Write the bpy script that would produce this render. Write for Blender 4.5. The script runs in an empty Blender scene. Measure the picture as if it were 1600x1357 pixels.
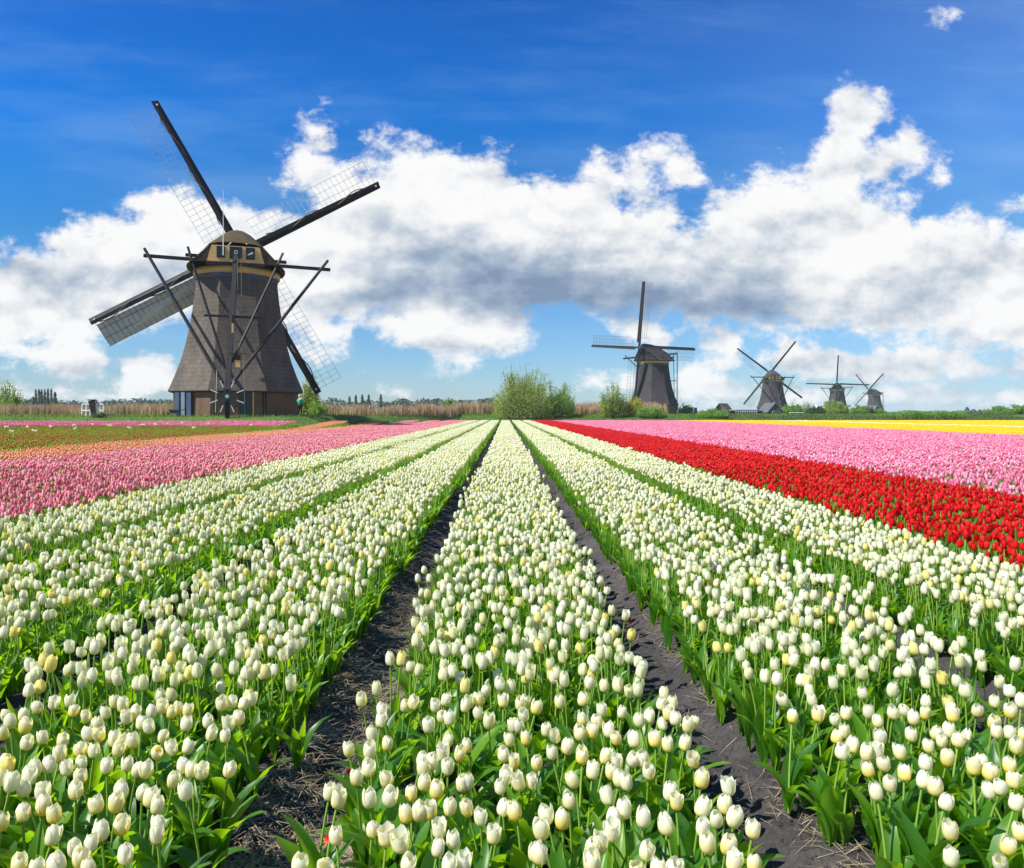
import bpy, math, random
import numpy as np
from mathutils import Vector, Matrix, Euler

random.seed(7)
RNG = np.random.default_rng(7)
D = bpy.data
SC = bpy.context.scene
COL = SC.collection
PI = math.pi
F = 1150.0            # focal length in photo pixels (1600 wide)
CX, HY = 789.0, 646.0  # vanishing point of the beds
CAMZ = 1.60
R = math.radians

# ------------------------------------------------------------------ camera
cam_d = D.cameras.new("camera")
cam = D.objects.new("camera", cam_d)
COL.objects.link(cam)
SC.camera = cam
cam.location = (0, 0, CAMZ)
cam.rotation_euler = (PI / 2, 0, 0)
cam_d.sensor_width = 36
cam_d.lens = 36 * F / 1600
cam_d.shift_x = 11 / 1600
cam_d.shift_y = -32.5 / 1600
cam_d.clip_start = 0.05
cam_d.clip_end = 20000

# ------------------------------------------------------------------ light, sky, exposure
SUN_DIR = Vector((-0.58, -0.30, 0.75)).normalized()   # towards the sun
EXPOSURE = 0.72
sun_d = D.lights.new("sun", "SUN")
sun_d.energy = 4.6
sun_d.angle = R(0.53)
sun_d.color = (1.0, 0.965, 0.90)
sun = D.objects.new("sun", sun_d)
COL.objects.link(sun)
sun.rotation_euler = SUN_DIR.to_track_quat('Z', 'Y').to_euler()

SC.view_settings.view_transform = 'Standard'
SC.view_settings.look = 'None'
SC.view_settings.gamma = 1
SC.view_settings.exposure = EXPOSURE
SC.view_settings.use_curve_mapping = False
SC.render.engine = 'CYCLES'
cy = SC.cycles
cy.max_bounces = 6
cy.diffuse_bounces = 3
cy.glossy_bounces = 2
cy.transmission_bounces = 4
cy.transparent_max_bounces = 6
cy.volume_bounces = 0
cy.caustics_reflective = False
cy.caustics_refractive = False
cy.sample_clamp_indirect = 6
cy.use_denoising = True
cy.use_adaptive_sampling = True
cy.adaptive_threshold = 0.015

SKY_STRENGTH = 0.1
world = D.worlds.new("World")
SC.world = world
world.use_nodes = True
wt = world.node_tree
wt.nodes.clear()


class NB:
    """small node builder"""
    def __init__(self, tree):
        self.t = tree

    def node(self, kind, **kw):
        n = self.t.nodes.new(kind)
        for k, v in kw.items():
            setattr(n, k, v)
        return n

    def put(self, sock, v):
        if isinstance(v, bpy.types.NodeSocket):
            self.t.links.new(v, sock)
        elif v is not None:
            sock.default_value = v

    def m(self, op, a, b=None, c=None, clamp=False):
        n = self.node('ShaderNodeMath', operation=op, use_clamp=clamp)
        self.put(n.inputs[0], a)
        if b is not None:
            self.put(n.inputs[1], b)
        if c is not None:
            self.put(n.inputs[2], c)
        return n.outputs[0]

    def comb(self, x, y, z=0.0):
        n = self.node('ShaderNodeCombineXYZ')
        self.put(n.inputs[0], x); self.put(n.inputs[1], y); self.put(n.inputs[2], z)
        return n.outputs[0]

    def sep(self, v):
        n = self.node('ShaderNodeSeparateXYZ')
        self.put(n.inputs[0], v)
        return n.outputs

    def noise(self, vec, scale, detail=4, rough=0.55, lac=2.0, dist=0.0, dims='3D', col=False):
        n = self.node('ShaderNodeTexNoise', noise_dimensions=dims)
        if vec is not None:
            self.put(n.inputs['Vector'], vec)
        n.inputs['Scale'].default_value = scale
        n.inputs['Detail'].default_value = detail
        n.inputs['Roughness'].default_value = rough
        n.inputs['Lacunarity'].default_value = lac
        n.inputs['Distortion'].default_value = dist
        return n.outputs['Color'] if col else n.outputs['Fac']

    def mapr(self, v, a, b, c=0.0, d=1.0, kind='SMOOTHSTEP'):
        n = self.node('ShaderNodeMapRange', interpolation_type=kind)
        self.put(n.inputs['Value'], v)
        n.inputs['From Min'].default_value = a; n.inputs['From Max'].default_value = b
        n.inputs['To Min'].default_value = c; n.inputs['To Max'].default_value = d
        return n.outputs['Result']

    def ramp(self, fac, stops, interp='LINEAR'):
        n = self.node('ShaderNodeValToRGB')
        self.put(n.inputs[0], fac)
        cr = n.color_ramp
        cr.interpolation = interp
        while len(cr.elements) < len(stops):
            cr.elements.new(0.5)
        for e, (p, c) in zip(cr.elements, stops):
            e.position = p
            e.color = (c[0], c[1], c[2], 1)
        return n.outputs[0]

    def mix(self, fac, a, b, mode='MIX'):
        n = self.node('ShaderNodeMix', data_type='RGBA', blend_type=mode)
        self.put(n.inputs[0], fac)
        for s, v in ((n.inputs[6], a), (n.inputs[7], b)):
            if isinstance(v, (tuple, list)):
                v = (v[0], v[1], v[2], 1)
            self.put(s, v)
        return n.outputs[2]

    def attr(self, name, out='Fac', kind='GEOMETRY'):
        n = self.node('ShaderNodeAttribute', attribute_name=name, attribute_type=kind)
        return n.outputs[out]


def cloud_tables():
    """outlines of the clouds (in sky units of 1/1600 of the view's width) turned into coverage and shade rows"""
    mass = [(-80, 392), (0, 388), (30, 383), (60, 398), (85, 400), (64, 370), (95, 355), (130, 348), (160, 345), (198, 358), (216, 340), (207, 312), (225, 300),
            (245, 294), (275, 292), (310, 305), (350, 310), (385, 318), (420, 328), (450, 336), (480, 326), (474, 304), (455, 296), (437, 300), (434, 270),
            (440, 245), (465, 230), (480, 214), (470, 195), (485, 183), (502, 185), (522, 200), (522, 218), (506, 234), (522, 250), (560, 256), (588, 258),
            (572, 236), (570, 226), (600, 220), (645, 215), (690, 232), (735, 243), (780, 252), (800, 268), (830, 274), (860, 284), (895, 278), (915, 265),
            (930, 252), (962, 255), (974, 262), (990, 245), (1004, 225), (1020, 218), (1060, 226), (1072, 245), (1086, 262), (1092, 282), (1062, 286),
            (1040, 274), (1022, 286), (1000, 302), (974, 304), (976, 317), (1010, 318), (1040, 325), (1060, 342), (1090, 354), (1108, 362), (1114, 342),
            (1106, 322), (1116, 300), (1140, 286), (1150, 292), (1175, 270), (1186, 258), (1210, 270), (1250, 270), (1268, 264), (1274, 240), (1280, 224),
            (1300, 206), (1306, 182), (1300, 156), (1310, 138), (1332, 136), (1366, 150), (1388, 172), (1384, 187), (1360, 202), (1342, 206), (1350, 216),
            (1384, 232), (1394, 216), (1415, 204), (1442, 212), (1468, 232), (1464, 246), (1430, 264), (1396, 279), (1366, 291), (1368, 306), (1386, 297),
            (1420, 298), (1440, 305), (1434, 326), (1424, 338), (1445, 334), (1490, 338), (1530, 350), (1580, 355), (1680, 365), (1680, 545), (1560, 550),
            (1440, 545), (1330, 530), (1250, 522), (1190, 522), (1150, 506), (1090, 502), (1030, 496), (960, 490), (900, 486), (850, 484), (832, 498),
            (830, 530), (800, 545), (760, 553), (715, 562), (670, 552), (640, 536), (600, 520), (560, 502), (520, 500), (540, 520), (538, 545), (500, 548),
            (460, 530), (420, 500), (360, 490), (300, 500), (240, 520), (180, 530), (120, 540), (60, 546), (-80, 545)]
    low = [[(48, 562), (70, 546), (110, 541), (152, 548), (168, 572), (156, 597), (118, 588), (70, 577)],
           [(174, 568), (198, 553), (250, 546), (282, 556), (290, 600), (264, 622), (205, 612), (180, 592)],
           [(1066, 524), (1090, 514), (1130, 510), (1160, 530), (1150, 560), (1110, 562), (1080, 548)],
           [(920, 500), (960, 494), (1020, 500), (1060, 520), (1040, 545), (1000, 536), (950, 515)],
           [(1050, 600), (1064, 580), (1090, 573), (1130, 584), (1160, 600), (1190, 630), (1060, 630)],
           [(1190, 560), (1240, 535), (1330, 545), (1460, 552), (1680, 560), (1680, 596), (1500, 590), (1400, 600), (1300, 590), (1230, 600)],
           [(1180, 612), (1300, 600), (1420, 610), (1680, 606), (1680, 632), (1400, 636), (1200, 636)],
           [(905, 588), (930, 580), (975, 584), (985, 598), (940, 602)],
           [(600, 612), (615, 606), (640, 612), (630, 622)], [(0, 600), (80, 606), (150, 615), (260, 624), (250, 636), (0, 630)],
           [(1452, 34), (1466, 20), (1492, 14), (1486, 26), (1470, 44)], [(1456, 268), (1472, 260), (1490, 266), (1474, 275)],
           [(1562, 326), (1584, 312), (1640, 308), (1640, 345), (1596, 340)]]
    dark = [(620, 372, 90, 36, .30), (700, 385, 110, 34, .34), (770, 412, 120, 32, .36), (690, 440, 150, 34, .44), (860, 452, 150, 34, .56), (980, 432, 150, 38, .52),
            (1040, 474, 130, 26, .50), (560, 468, 100, 22, .50), (1120, 420, 90, 40, .34), (1215, 362, 50, 26, .26), (1190, 488, 70, 30, .42), (1200, 430, 70, 36, .30),
            (1360, 438, 110, 28, .44), (1440, 470, 120, 26, .34), (1510, 512, 110, 20, .42), (1400, 500, 70, 20, .25), (50, 432, 90, 24, .32), (120, 478, 110, 20, .42),
            (210, 506, 100, 16, .30), (262, 428, 60, 18, .34), (380, 350, 60, 20, .18), (720, 545, 80, 12, .42), (90, 590, 120, 18, .25), (780, 490, 90, 16, .34),
            (500, 420, 80, 20, .16), (1500, 420, 90, 16, .14), (1330, 300, 60, 22, .10), (900, 350, 80, 20, .10), (1420, 590, 260, 34, .14), (1080, 540, 40, 16, .2),
            (1560, 570, 90, 14, .22), (1300, 560, 90, 14, .16)]
    step = 20
    xs = np.linspace(0, 1600, 101); ys = np.arange(0, 33) * step + 0.0
    X, Y = np.meshgrid(xs, ys)

    def sdist(poly):
        P = np.array(poly, float); Q = np.roll(P, -1, 0)
        d = np.full(X.shape, 1e9); ins = np.zeros(X.shape, bool)
        for (x0, y0), (x1, y1) in zip(P, Q):
            ex, ey = x1 - x0, y1 - y0
            t = np.clip(((X - x0) * ex + (Y - y0) * ey) / (ex * ex + ey * ey + 1e-9), 0, 1)
            d = np.minimum(d, np.hypot(X - x0 - t * ex, Y - y0 - t * ey))
            cond = (y0 > Y) != (y1 > Y)
            with np.errstate(divide='ignore', invalid='ignore'):
                xi = (x1 - x0) * (Y - y0) / (y1 - y0 + 1e-12) + x0
            ins ^= cond & (X < xi)
        return np.where(ins, d, -d)
    C = 0.53 + sdist(mass) / 110.0
    for p in low:
        C = np.maximum(C, 0.53 + sdist(p) / 75.0)
    C = np.maximum(C, 0.16 * np.clip((Y - 470) / 80, 0, 1))          # faint high-humidity veil low down
    S = np.full(X.shape, 0.90)
    for cx_, cy_, rx, ry, k in dark:
        S -= .82 * k * np.exp(-((X - cx_) / rx) ** 2 - ((Y - cy_) / ry) ** 2)
    S = np.clip(S, 0.22, 1)
    return np.clip(C, 0, 1), S, step


def build_world():
    w = NB(wt)
    sky = w.node('ShaderNodeTexSky', sky_type='NISHITA')
    sky.sun_disc = False
    sky.sun_elevation = math.asin(SUN_DIR.z)
    sky.sun_rotation = math.atan2(SUN_DIR.x, SUN_DIR.y)
    sky.altitude = 0
    sky.air_density = 1.0
    sky.dust_density = 0.6
    sky.ozone_density = 2.2
    tc = w.node('ShaderNodeTexCoord')
    x, y, z = w.sep(tc.outputs['Generated'])
    # azimuth folded so that the cloud pattern carries on all round
    a0, a1 = math.atan(-CX / F), math.atan((1600 - CX) / F)
    az = w.m('ARCTAN2', x, y)
    t = w.m('MULTIPLY', w.m('SUBTRACT', az, a0), 1 / (a1 - a0))
    pp = w.m('PINGPONG', t, 1.0)
    azp = w.m('MULTIPLY_ADD', pp, a1 - a0, a0)
    U = w.m('MULTIPLY_ADD', w.m('TANGENT', azp), F / 1600, CX / 1600)
    hyp = w.m('SQRT', w.m('ADD', w.m('MULTIPLY', x, x), w.m('MULTIPLY', y, y)))
    V = w.m('DIVIDE', w.m('DIVIDE', z, w.m('MAXIMUM', hyp, 1e-4)), w.m('COSINE', azp))
    V = w.m('MULTIPLY', w.m('MINIMUM', V, 2.0), F / 1600)         # same unit as U, 0 at the horizon
    P = w.comb(U, V, 0.0)
    # slow warp of the lookup position, billowy
    wc = w.sep(w.noise(P, 13.0, 3, 0.6, col=True))
    wf = w.sep(w.noise(P, 48.0, 4, 0.6, col=True))
    U2 = w.m('ADD', U, w.m('ADD', w.m('MULTIPLY_ADD', wc[0], 0.016, -0.008), w.m('MULTIPLY_ADD', wf[0], 0.012, -0.006)))
    V2 = w.m('ADD', V, w.m('ADD', w.m('MULTIPLY_ADD', wc[1], 0.014, -0.007), w.m('MULTIPLY_ADD', wf[1], 0.012, -0.006)))
    ROW = w.m('MULTIPLY_ADD', V2, -1600 / 20.0, HY / 20.0)       # row of the cloud table
    cov, shd, step = cloud_tables()
    Cs = Ss = None
    for i, (c, s) in enumerate(zip(cov, shd)):
        n = w.node('ShaderNodeRGBCurve')
        for j, txt in ((0, c), (1, s)):
            cu = n.mapping.curves[j]
            pts = cu.points
            while len(pts) < 101:
                pts.new(0.5, 0.5)
            for k, val in enumerate(txt):
                pts[k].location = (k / 100, float(val))
                pts[k].handle_type = 'AUTO_CLAMPED'
        n.mapping.update()
        w.put(n.inputs['Color'], w.comb(U2, U2, U2))
        n.inputs['Fac'].default_value = 1
        r, g, _ = w.sep(n.outputs['Color'])
        d = w.m('ABSOLUTE', w.m('SUBTRACT', ROW, float(i)))
        if i == 0:
            d = w.m('MAXIMUM', w.m('SUBTRACT', ROW, 0.0), 0.0)
        if i == len(cov) - 1:
            d = w.m('MAXIMUM', w.m('SUBTRACT', float(i), ROW), 0.0)
        wgt = w.m('SUBTRACT', 1.0, d, clamp=True)
        Cs = w.m('MULTIPLY', r, wgt) if Cs is None else w.m('MULTIPLY_ADD', r, wgt, Cs)
        Ss = w.m('MULTIPLY', g, wgt) if Ss is None else w.m('MULTIPLY_ADD', g, wgt, Ss)
    # fractal detail; the lower clouds are drawn out sideways
    PS = w.comb(w.m('MULTIPLY', U, 1.0), w.m('MULTIPLY', V, 1.35), 0.3)
    n1 = w.noise(PS, 11.0, 9, 0.56)
    PS2 = w.comb(w.m('ADD', U, -0.006), w.m('MULTIPLY_ADD', V, 1.35, 0.018), 0.3)
    n2 = w.noise(PS2, 11.0, 5, 0.56)
    n1b = w.noise(PS, 11.0, 5, 0.56)
    n3 = w.noise(PS, 31.0, 8, 0.66)
    dens = w.m('ADD', Cs, w.m('MULTIPLY_ADD', n1, 0.9, -0.45))
    dens = w.m('ADD', dens, w.m('MULTIPLY_ADD', n3, 1.1, -0.55))
    dens = w.mapr(dens, 0.38, 0.72)
    relief = w.m('SUBTRACT', n1b, n2)
    soft = w.noise(w.comb(w.m('MULTIPLY', U, 0.8), w.m('MULTIPLY', V, 2.4), 1.7), 9.0, 6, 0.5)
    big1 = w.noise(w.comb(U, w.m('MULTIPLY', V, 1.5), 6.3), 6.5, 5, 0.5)
    big2 = w.noise(w.comb(w.m('ADD', U, -0.012), w.m('MULTIPLY_ADD', V, 1.5, 0.040), 6.3), 6.5, 4, 0.5)
    patch = w.noise(w.comb(U, w.m('MULTIPLY', V, 2.6), 2.1), 7.0, 4, 0.55)
    Sd = w.m('MULTIPLY', w.m('SUBTRACT', 1.0, Ss), w.m('MULTIPLY_ADD', patch, 2.2, -0.22))
    Sd = w.m('SUBTRACT', 1.0, w.m('MAXIMUM', Sd, 0.03))
    shade = w.m('ADD', Sd, w.m('MULTIPLY', relief, 1.7))
    shade = w.m('ADD', shade, w.m('MULTIPLY', w.m('SUBTRACT', big1, big2), 1.1))
    shade = w.m('ADD', shade, w.m('MULTIPLY_ADD', soft, 0.34, -0.17))
    cloud = w.ramp(shade, [(0.10, (0.22, 0.31, 0.46)), (0.38, (0.38, 0.47, 0.60)), (0.60, (0.60, 0.66, 0.74)),
                           (0.78, (0.83, 0.85, 0.88)), (0.94, (0.97, 0.97, 0.97))])
    k = 1.0 / SKY_STRENGTH / (2 ** EXPOSURE)
    cloud = w.mix(1.0, cloud, (k, k, k), 'MULTIPLY')
    # clear sky: deeper blue overhead, paler and a touch green towards the horizon
    tint = w.ramp(w.m('MULTIPLY', V, 2.0), [(0.0, (0.62, 0.80, 1.02)), (0.09, (0.50, 0.74, 1.0)), (0.37, (0.16, 0.60, 0.98)),
                                            (0.59, (0.06, 0.60, 1.26)), (0.82, (0.06, 0.50, 1.20))])
    skyc = w.mix(1.0, sky.outputs[0], tint, 'MULTIPLY')
    e = 2 ** (0.5 - EXPOSURE)
    skyc = w.mix(1.0, skyc, (e, e, e), 'MULTIPLY')
    wisp = w.noise(w.comb(w.m('MULTIPLY_ADD', V, 1.2, U), w.m('MULTIPLY', V, 5.0), 4.0), 3.0, 7, 0.62)
    wisp = w.m('MULTIPLY', w.mapr(wisp, 0.42, 0.8), 0.20)
    veil = w.m('MULTIPLY', w.mapr(U, 0.5, 1.05), w.m('MULTIPLY_ADD', w.noise(w.comb(U, w.m('MULTIPLY', V, 2.0), 9.0), 3.0, 5, 0.6), 0.30, 0.02))
    wisp = w.m('ADD', wisp, veil)
    skyc = w.mix(wisp, skyc, (0.45 * k, 0.68 * k, 0.93 * k))
    out = w.mix(dens, skyc, cloud)
    bg = w.node('ShaderNodeBackground')
    w.put(bg.inputs['Color'], out)
    bg.inputs['Strength'].default_value = SKY_STRENGTH
    o = w.node('ShaderNodeOutputWorld')
    wt.links.new(bg.outputs[0], o.inputs['Surface'])
    world.cycles.sampling_method = 'MANUAL'
    world.cycles.sample_map_resolution = 512


build_world()


# ------------------------------------------------------------------ materials
MATS = {}


def base_mat(name, color, rough=0.8, bump=0.0, bscale=30.0, var=0.0, vscale=4.0, spec=0.3, metallic=0.0):
    """plain surface with colour variation and fine relief"""
    m = D.materials.new(name); m.use_nodes = True
    w = NB(m.node_tree)
    p = m.node_tree.nodes['Principled BSDF']
    p.inputs['Roughness'].default_value = rough
    p.inputs['Specular IOR Level'].default_value = spec
    p.inputs['Metallic'].default_value = metallic
    tc = w.node('ShaderNodeTexCoord').outputs['Object']
    if var:
        f = w.noise(tc, vscale, 6, 0.6)
        lo = tuple(c * (1 - var) for c in color); hi = tuple(min(1, c * (1 + var)) for c in color)
        w.put(p.inputs['Base Color'], w.ramp(f, [(0.25, lo), (0.75, hi)]))
    else:
        p.inputs['Base Color'].default_value = (*color, 1)
    if bump:
        b = w.node('ShaderNodeBump'); b.inputs['Strength'].default_value = bump
        b.inputs['Distance'].default_value = 0.03
        w.put(b.inputs['Height'], w.noise(tc, bscale, 5, 0.6))
        w.put(p.inputs['Normal'], b.outputs[0])
    MATS[name] = m
    return m


def leafy_mat(name, stops, transl, tcol, rough=0.5, use_obj_random=True, grad=None, spec=0.3):
    """thin plant surface: front colour from a per-piece random value, plus light coming through"""
    m = D.materials.new(name); m.use_nodes = True
    nt = m.node_tree
    w = NB(nt)
    p = nt.nodes['Principled BSDF']
    out = nt.nodes['Material Output']
    rnd = w.attr('rnd')
    if use_obj_random:
        oi = w.node('ShaderNodeObjectInfo')
        rnd = w.m('FRACT', w.m('ADD', rnd, oi.outputs['Random']))
    col = w.ramp(rnd, stops)
    tc = tcol
    if grad:                                   # colour of the petal base, fading up the petal
        t = w.attr('t')
        g = w.mapr(t, grad[1], grad[2], 1.0, 0.0)
        col = w.mix(w.m('MULTIPLY', g, grad[3]), col, grad[0])
    p.inputs['Roughness'].default_value = rough
    p.inputs['Specular IOR Level'].default_value = spec
    w.put(p.inputs['Base Color'], col)
    tr = w.node('ShaderNodeBsdfTranslucent')
    if isinstance(tc, tuple):
        w.put(tr.inputs['Color'], w.mix(1.0, col, (*tc, 1), 'MULTIPLY') if len(tc) == 3 and max(tc) > 1 else (*tc, 1))
    mx = w.node('ShaderNodeMixShader')
    mx.inputs[0].default_value = transl
    nt.links.new(p.outputs[0], mx.inputs[1]); nt.links.new(tr.outputs[0], mx.inputs[2])
    nt.links.new(mx.outputs[0], out.inputs['Surface'])
    MATS[name] = m
    return m


YEL = (0.95, 0.70, 0.10)
leafy_mat('petal_cream', [(0.0, (0.84, 0.86, 0.64)), (0.35, (0.89, 0.90, 0.79)), (0.6, (0.92, 0.92, 0.87)), (0.88, (0.87, 0.87, 0.62)),
                          (0.95, (0.92, 0.86, 0.34))], 0.52, (1.06, 1.03, 0.64), 0.45, grad=((0.84, 0.84, 0.34), 0.02, 0.5, 0.7))
leafy_mat('petal_red', [(0.0, (0.55, 0.003, 0.006)), (0.5, (0.72, 0.006, 0.010)), (1.0, (0.80, 0.03, 0.02))], 0.34, (1.1, 0.8, 0.5), 0.45)
leafy_mat('petal_pink', [(0.0, (0.82, 0.16, 0.24)), (0.4, (0.90, 0.32, 0.38)), (0.75, (0.93, 0.48, 0.50)), (1.0, (0.92, 0.50, 0.40))], 0.3, (1.1, 0.8, 0.8), 0.5)
leafy_mat('petal_rose', [(0.0, (0.78, 0.13, 0.28)), (0.4, (0.86, 0.23, 0.38)), (0.8, (0.90, 0.38, 0.50)), (1.0, (0.90, 0.58, 0.62))], 0.3, (1.1, 0.8, 0.9), 0.5)
leafy_mat('petal_orange', [(0.0, (0.86, 0.30, 0.13)), (0.5, (0.90, 0.44, 0.20)), (1.0, (0.90, 0.54, 0.32))], 0.3, (1.1, 0.8, 0.5), 0.5)
leafy_mat('petal_rust', [(0.0, (0.50, 0.05, 0.02)), (0.5, (0.66, 0.13, 0.04)), (1.0, (0.62, 0.28, 0.08))], 0.3, (1.1, 0.8, 0.5), 0.5)
leafy_mat('petal_yellow', [(0.0, (0.90, 0.56, 0.01)), (0.6, (0.92, 0.66, 0.015)), (1.0, (0.92, 0.74, 0.04))], 0.3, (1.05, 0.9, 0.5), 0.5)
leafy_mat('tulip_leaf', [(0.0, (0.026, 0.11, 0.016)), (0.45, (0.055, 0.18, 0.014)), (0.8, (0.10, 0.25, 0.014)), (1.0, (0.16, 0.31, 0.02))],
          0.48, (0.42, 0.74, 0.01), 0.38, spec=0.5)
leafy_mat('tulip_stem', [(0.0, (0.20, 0.36, 0.05)), (1.0, (0.32, 0.48, 0.08))], 0.25, (0.5, 0.7, 0.05), 0.45)


def petal_near_mat():
    """cream petal of the nearest tulips; light shining through it is painted in as yellow; this flush comes from its object colour"""
    m = D.materials.new('petal_cream_near'); m.use_nodes = True
    nt = m.node_tree; w = NB(nt)
    p = nt.nodes['Principled BSDF']; out = nt.nodes['Material Output']
    oi = w.node('ShaderNodeObjectInfo')
    glow, pale, _ = w.sep(oi.outputs['Color'])
    t = w.attr('t')
    tc = w.node('ShaderNodeTexCoord').outputs['Object']
    streak = w.noise(w.comb(*[w.m('MULTIPLY', c, s) for c, s in zip(w.sep(tc), (420, 420, 25))]), 1.0, 3, 0.6)
    cream = w.mix(pale, (0.91, 0.91, 0.80), (0.93, 0.93, 0.90))
    g = w.mapr(t, 0.0, 0.6, 1.0, 0.0)
    col = w.mix(w.m('MULTIPLY', g, 0.75), cream, (0.88, 0.86, 0.36))
    fl = w.m('MULTIPLY', glow, w.mapr(w.m('ADD', t, w.m('MULTIPLY', streak, 0.3)), 0.35, 1.15, 1.0, 0.0), clamp=True)
    col = w.mix(fl, col, (0.93, 0.82, 0.14))  # yellow of sunlight passing through the petal, painted into its colour
    col = w.mix(w.m('MULTIPLY', w.mapr(streak, 0.45, 0.75), 0.16), col, (0.80, 0.82, 0.56))
    p.inputs['Roughness'].default_value = 0.42
    p.inputs['Specular IOR Level'].default_value = 0.35
    w.put(p.inputs['Base Color'], col)
    b = w.node('ShaderNodeBump'); b.inputs['Strength'].default_value = 0.25; b.inputs['Distance'].default_value = 0.002
    w.put(b.inputs['Height'], streak); w.put(p.inputs['Normal'], b.outputs[0])
    tr = w.node('ShaderNodeBsdfTranslucent')
    w.put(tr.inputs['Color'], w.mix(1.0, col, (1.06, 1.02, 0.60), 'MULTIPLY'))
    mx = w.node('ShaderNodeMixShader'); mx.inputs[0].default_value = 0.52
    nt.links.new(p.outputs[0], mx.inputs[1]); nt.links.new(tr.outputs[0], mx.inputs[2])
    nt.links.new(mx.outputs[0], out.inputs['Surface'])
    MATS['petal_cream_near'] = m


petal_near_mat()

# wood, thatch, walls
base_mat('tarred_wood', (0.012, 0.012, 0.014), 0.6, 0.3, 12, 0.35, 3)
base_mat('dark_beam', (0.013, 0.012, 0.014), 0.6, 0.3, 14, 0.35, 3)
base_mat('dull_ochre', (0.26, 0.17, 0.08), 0.7)
base_mat('ochre_wood', (0.72, 0.44, 0.16), 0.6, 0.2, 10, 0.14, 3)
base_mat('blue_green_paint', (0.018, 0.055, 0.060), 0.4, 0.1, 10, 0.2, 3)
base_mat('grey_blue_paint', (0.14, 0.19, 0.24), 0.5)
base_mat('pale_blue_paint', (0.045, 0.075, 0.12), 0.5, 0.1, 10, 0.25, 2)
base_mat('blue_grey_lead', (0.07, 0.09, 0.14), 0.5, 0.2, 8, 0.25, 2)
base_mat('white_paint', (0.78, 0.78, 0.76), 0.45, 0.05, 20, 0.06, 6)
base_mat('red_paint', (0.42, 0.03, 0.02), 0.5)
base_mat('lattice_wood', (0.46, 0.46, 0.45), 0.7, 0.1, 20, 0.25, 3)
base_mat('lattice_mid', (0.07, 0.07, 0.075), 0.7)
base_mat('lattice_dark', (0.10, 0.09, 0.08), 0.7, 0.1, 20, 0.25, 3)
base_mat('sail_canvas', (0.62, 0.56, 0.46), 0.85, 0.3, 8, 0.12, 1.5)
base_mat('rolled_canvas', (0.16, 0.13, 0.10), 0.85, 0.3, 10, 0.3, 3)
base_mat('rope', (0.34, 0.28, 0.18), 0.9)
base_mat('window_glass', (0.02, 0.025, 0.03), 0.08, spec=0.6)
base_mat('bark', (0.11, 0.085, 0.06), 0.9, 0.6, 12, 0.35, 2)
base_mat('grey_roof', (0.10, 0.105, 0.11), 0.8, 0.4, 6, 0.25, 1.5)
base_mat('brown_thatch_roof', (0.11, 0.085, 0.065), 0.9, 0.5, 8, 0.3, 1.5)
base_mat('green_boards', (0.06, 0.10, 0.085), 0.7, 0.3, 6, 0.2, 2)
base_mat('brick_red', (0.26, 0.11, 0.075), 0.9, 0.4, 10, 0.3, 3)
base_mat('skin', (0.55, 0.33, 0.24), 0.6)
base_mat('green_fabric', (0.04, 0.36, 0.20), 0.8, 0.2, 20, 0.1, 6)
base_mat('black_fabric', (0.015, 0.014, 0.014), 0.85)
base_mat('grey_hair', (0.35, 0.32, 0.28), 0.8)
base_mat('galvanised', (0.30, 0.32, 0.34), 0.4, metallic=0.6)


def thatch_mat(name, cols, course=0.17):
    m = D.materials.new(name); m.use_nodes = True
    w = NB(m.node_tree)
    p = m.node_tree.nodes['Principled BSDF']
    p.inputs['Roughness'].default_value = 0.92
    p.inputs['Specular IOR Level'].default_value = 0.15
    tc = w.node('ShaderNodeTexCoord').outputs['Object']
    x, y, z = w.sep(tc)
    straw = w.noise(w.comb(w.m('MULTIPLY', x, 14), w.m('MULTIPLY', y, 14), w.m('MULTIPLY', z, 2.5)), 1.0, 5, 0.65)
    streaks = w.noise(w.comb(w.m('MULTIPLY', x, 1.6), w.m('MULTIPLY', y, 1.6), w.m('MULTIPLY', z, 0.18)), 1.0, 5, 0.65)
    big = w.m('ADD', w.m('MULTIPLY', w.noise(tc, 0.5, 6, 0.65), 0.55), w.m('MULTIPLY', streaks, 0.45))
    wob = w.noise(tc, 1.3, 3, 0.5)
    band = w.m('FRACT', w.m('MULTIPLY_ADD', wob, 0.9, w.m('MULTIPLY', z, 1 / course / 2.2)))
    f = w.m('ADD', w.m('MULTIPLY', straw, 0.42), w.m('ADD', w.m('MULTIPLY', big, 0.50), w.m('MULTIPLY', band, 0.055)))
    w.put(p.inputs['Base Color'], w.ramp(f, [(0.33, cols[0]), (0.47, cols[1]), (0.62, cols[2])]))
    b = w.node('ShaderNodeBump'); b.inputs['Strength'].default_value = 0.7; b.inputs['Distance'].default_value = 0.05
    w.put(b.inputs['Height'], w.m('ADD', straw, w.m('MULTIPLY', band, 0.6)))
    w.put(p.inputs['Normal'], b.outputs[0])
    MATS[name] = m


thatch_mat('tower_thatch', [(0.052, 0.044, 0.036), (0.110, 0.092, 0.074), (0.19, 0.16, 0.13)])
thatch_mat('far_thatch', [(0.028, 0.026, 0.029), (0.050, 0.046, 0.047), (0.080, 0.072, 0.070)])
thatch_mat('cap_thatch', [(0.032, 0.026, 0.014), (0.070, 0.055, 0.026), (0.12, 0.094, 0.045)])
thatch_mat('base_wall', [(0.09, 0.06, 0.042), (0.16, 0.105, 0.070), (0.23, 0.155, 0.10)], 0.05)


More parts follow.
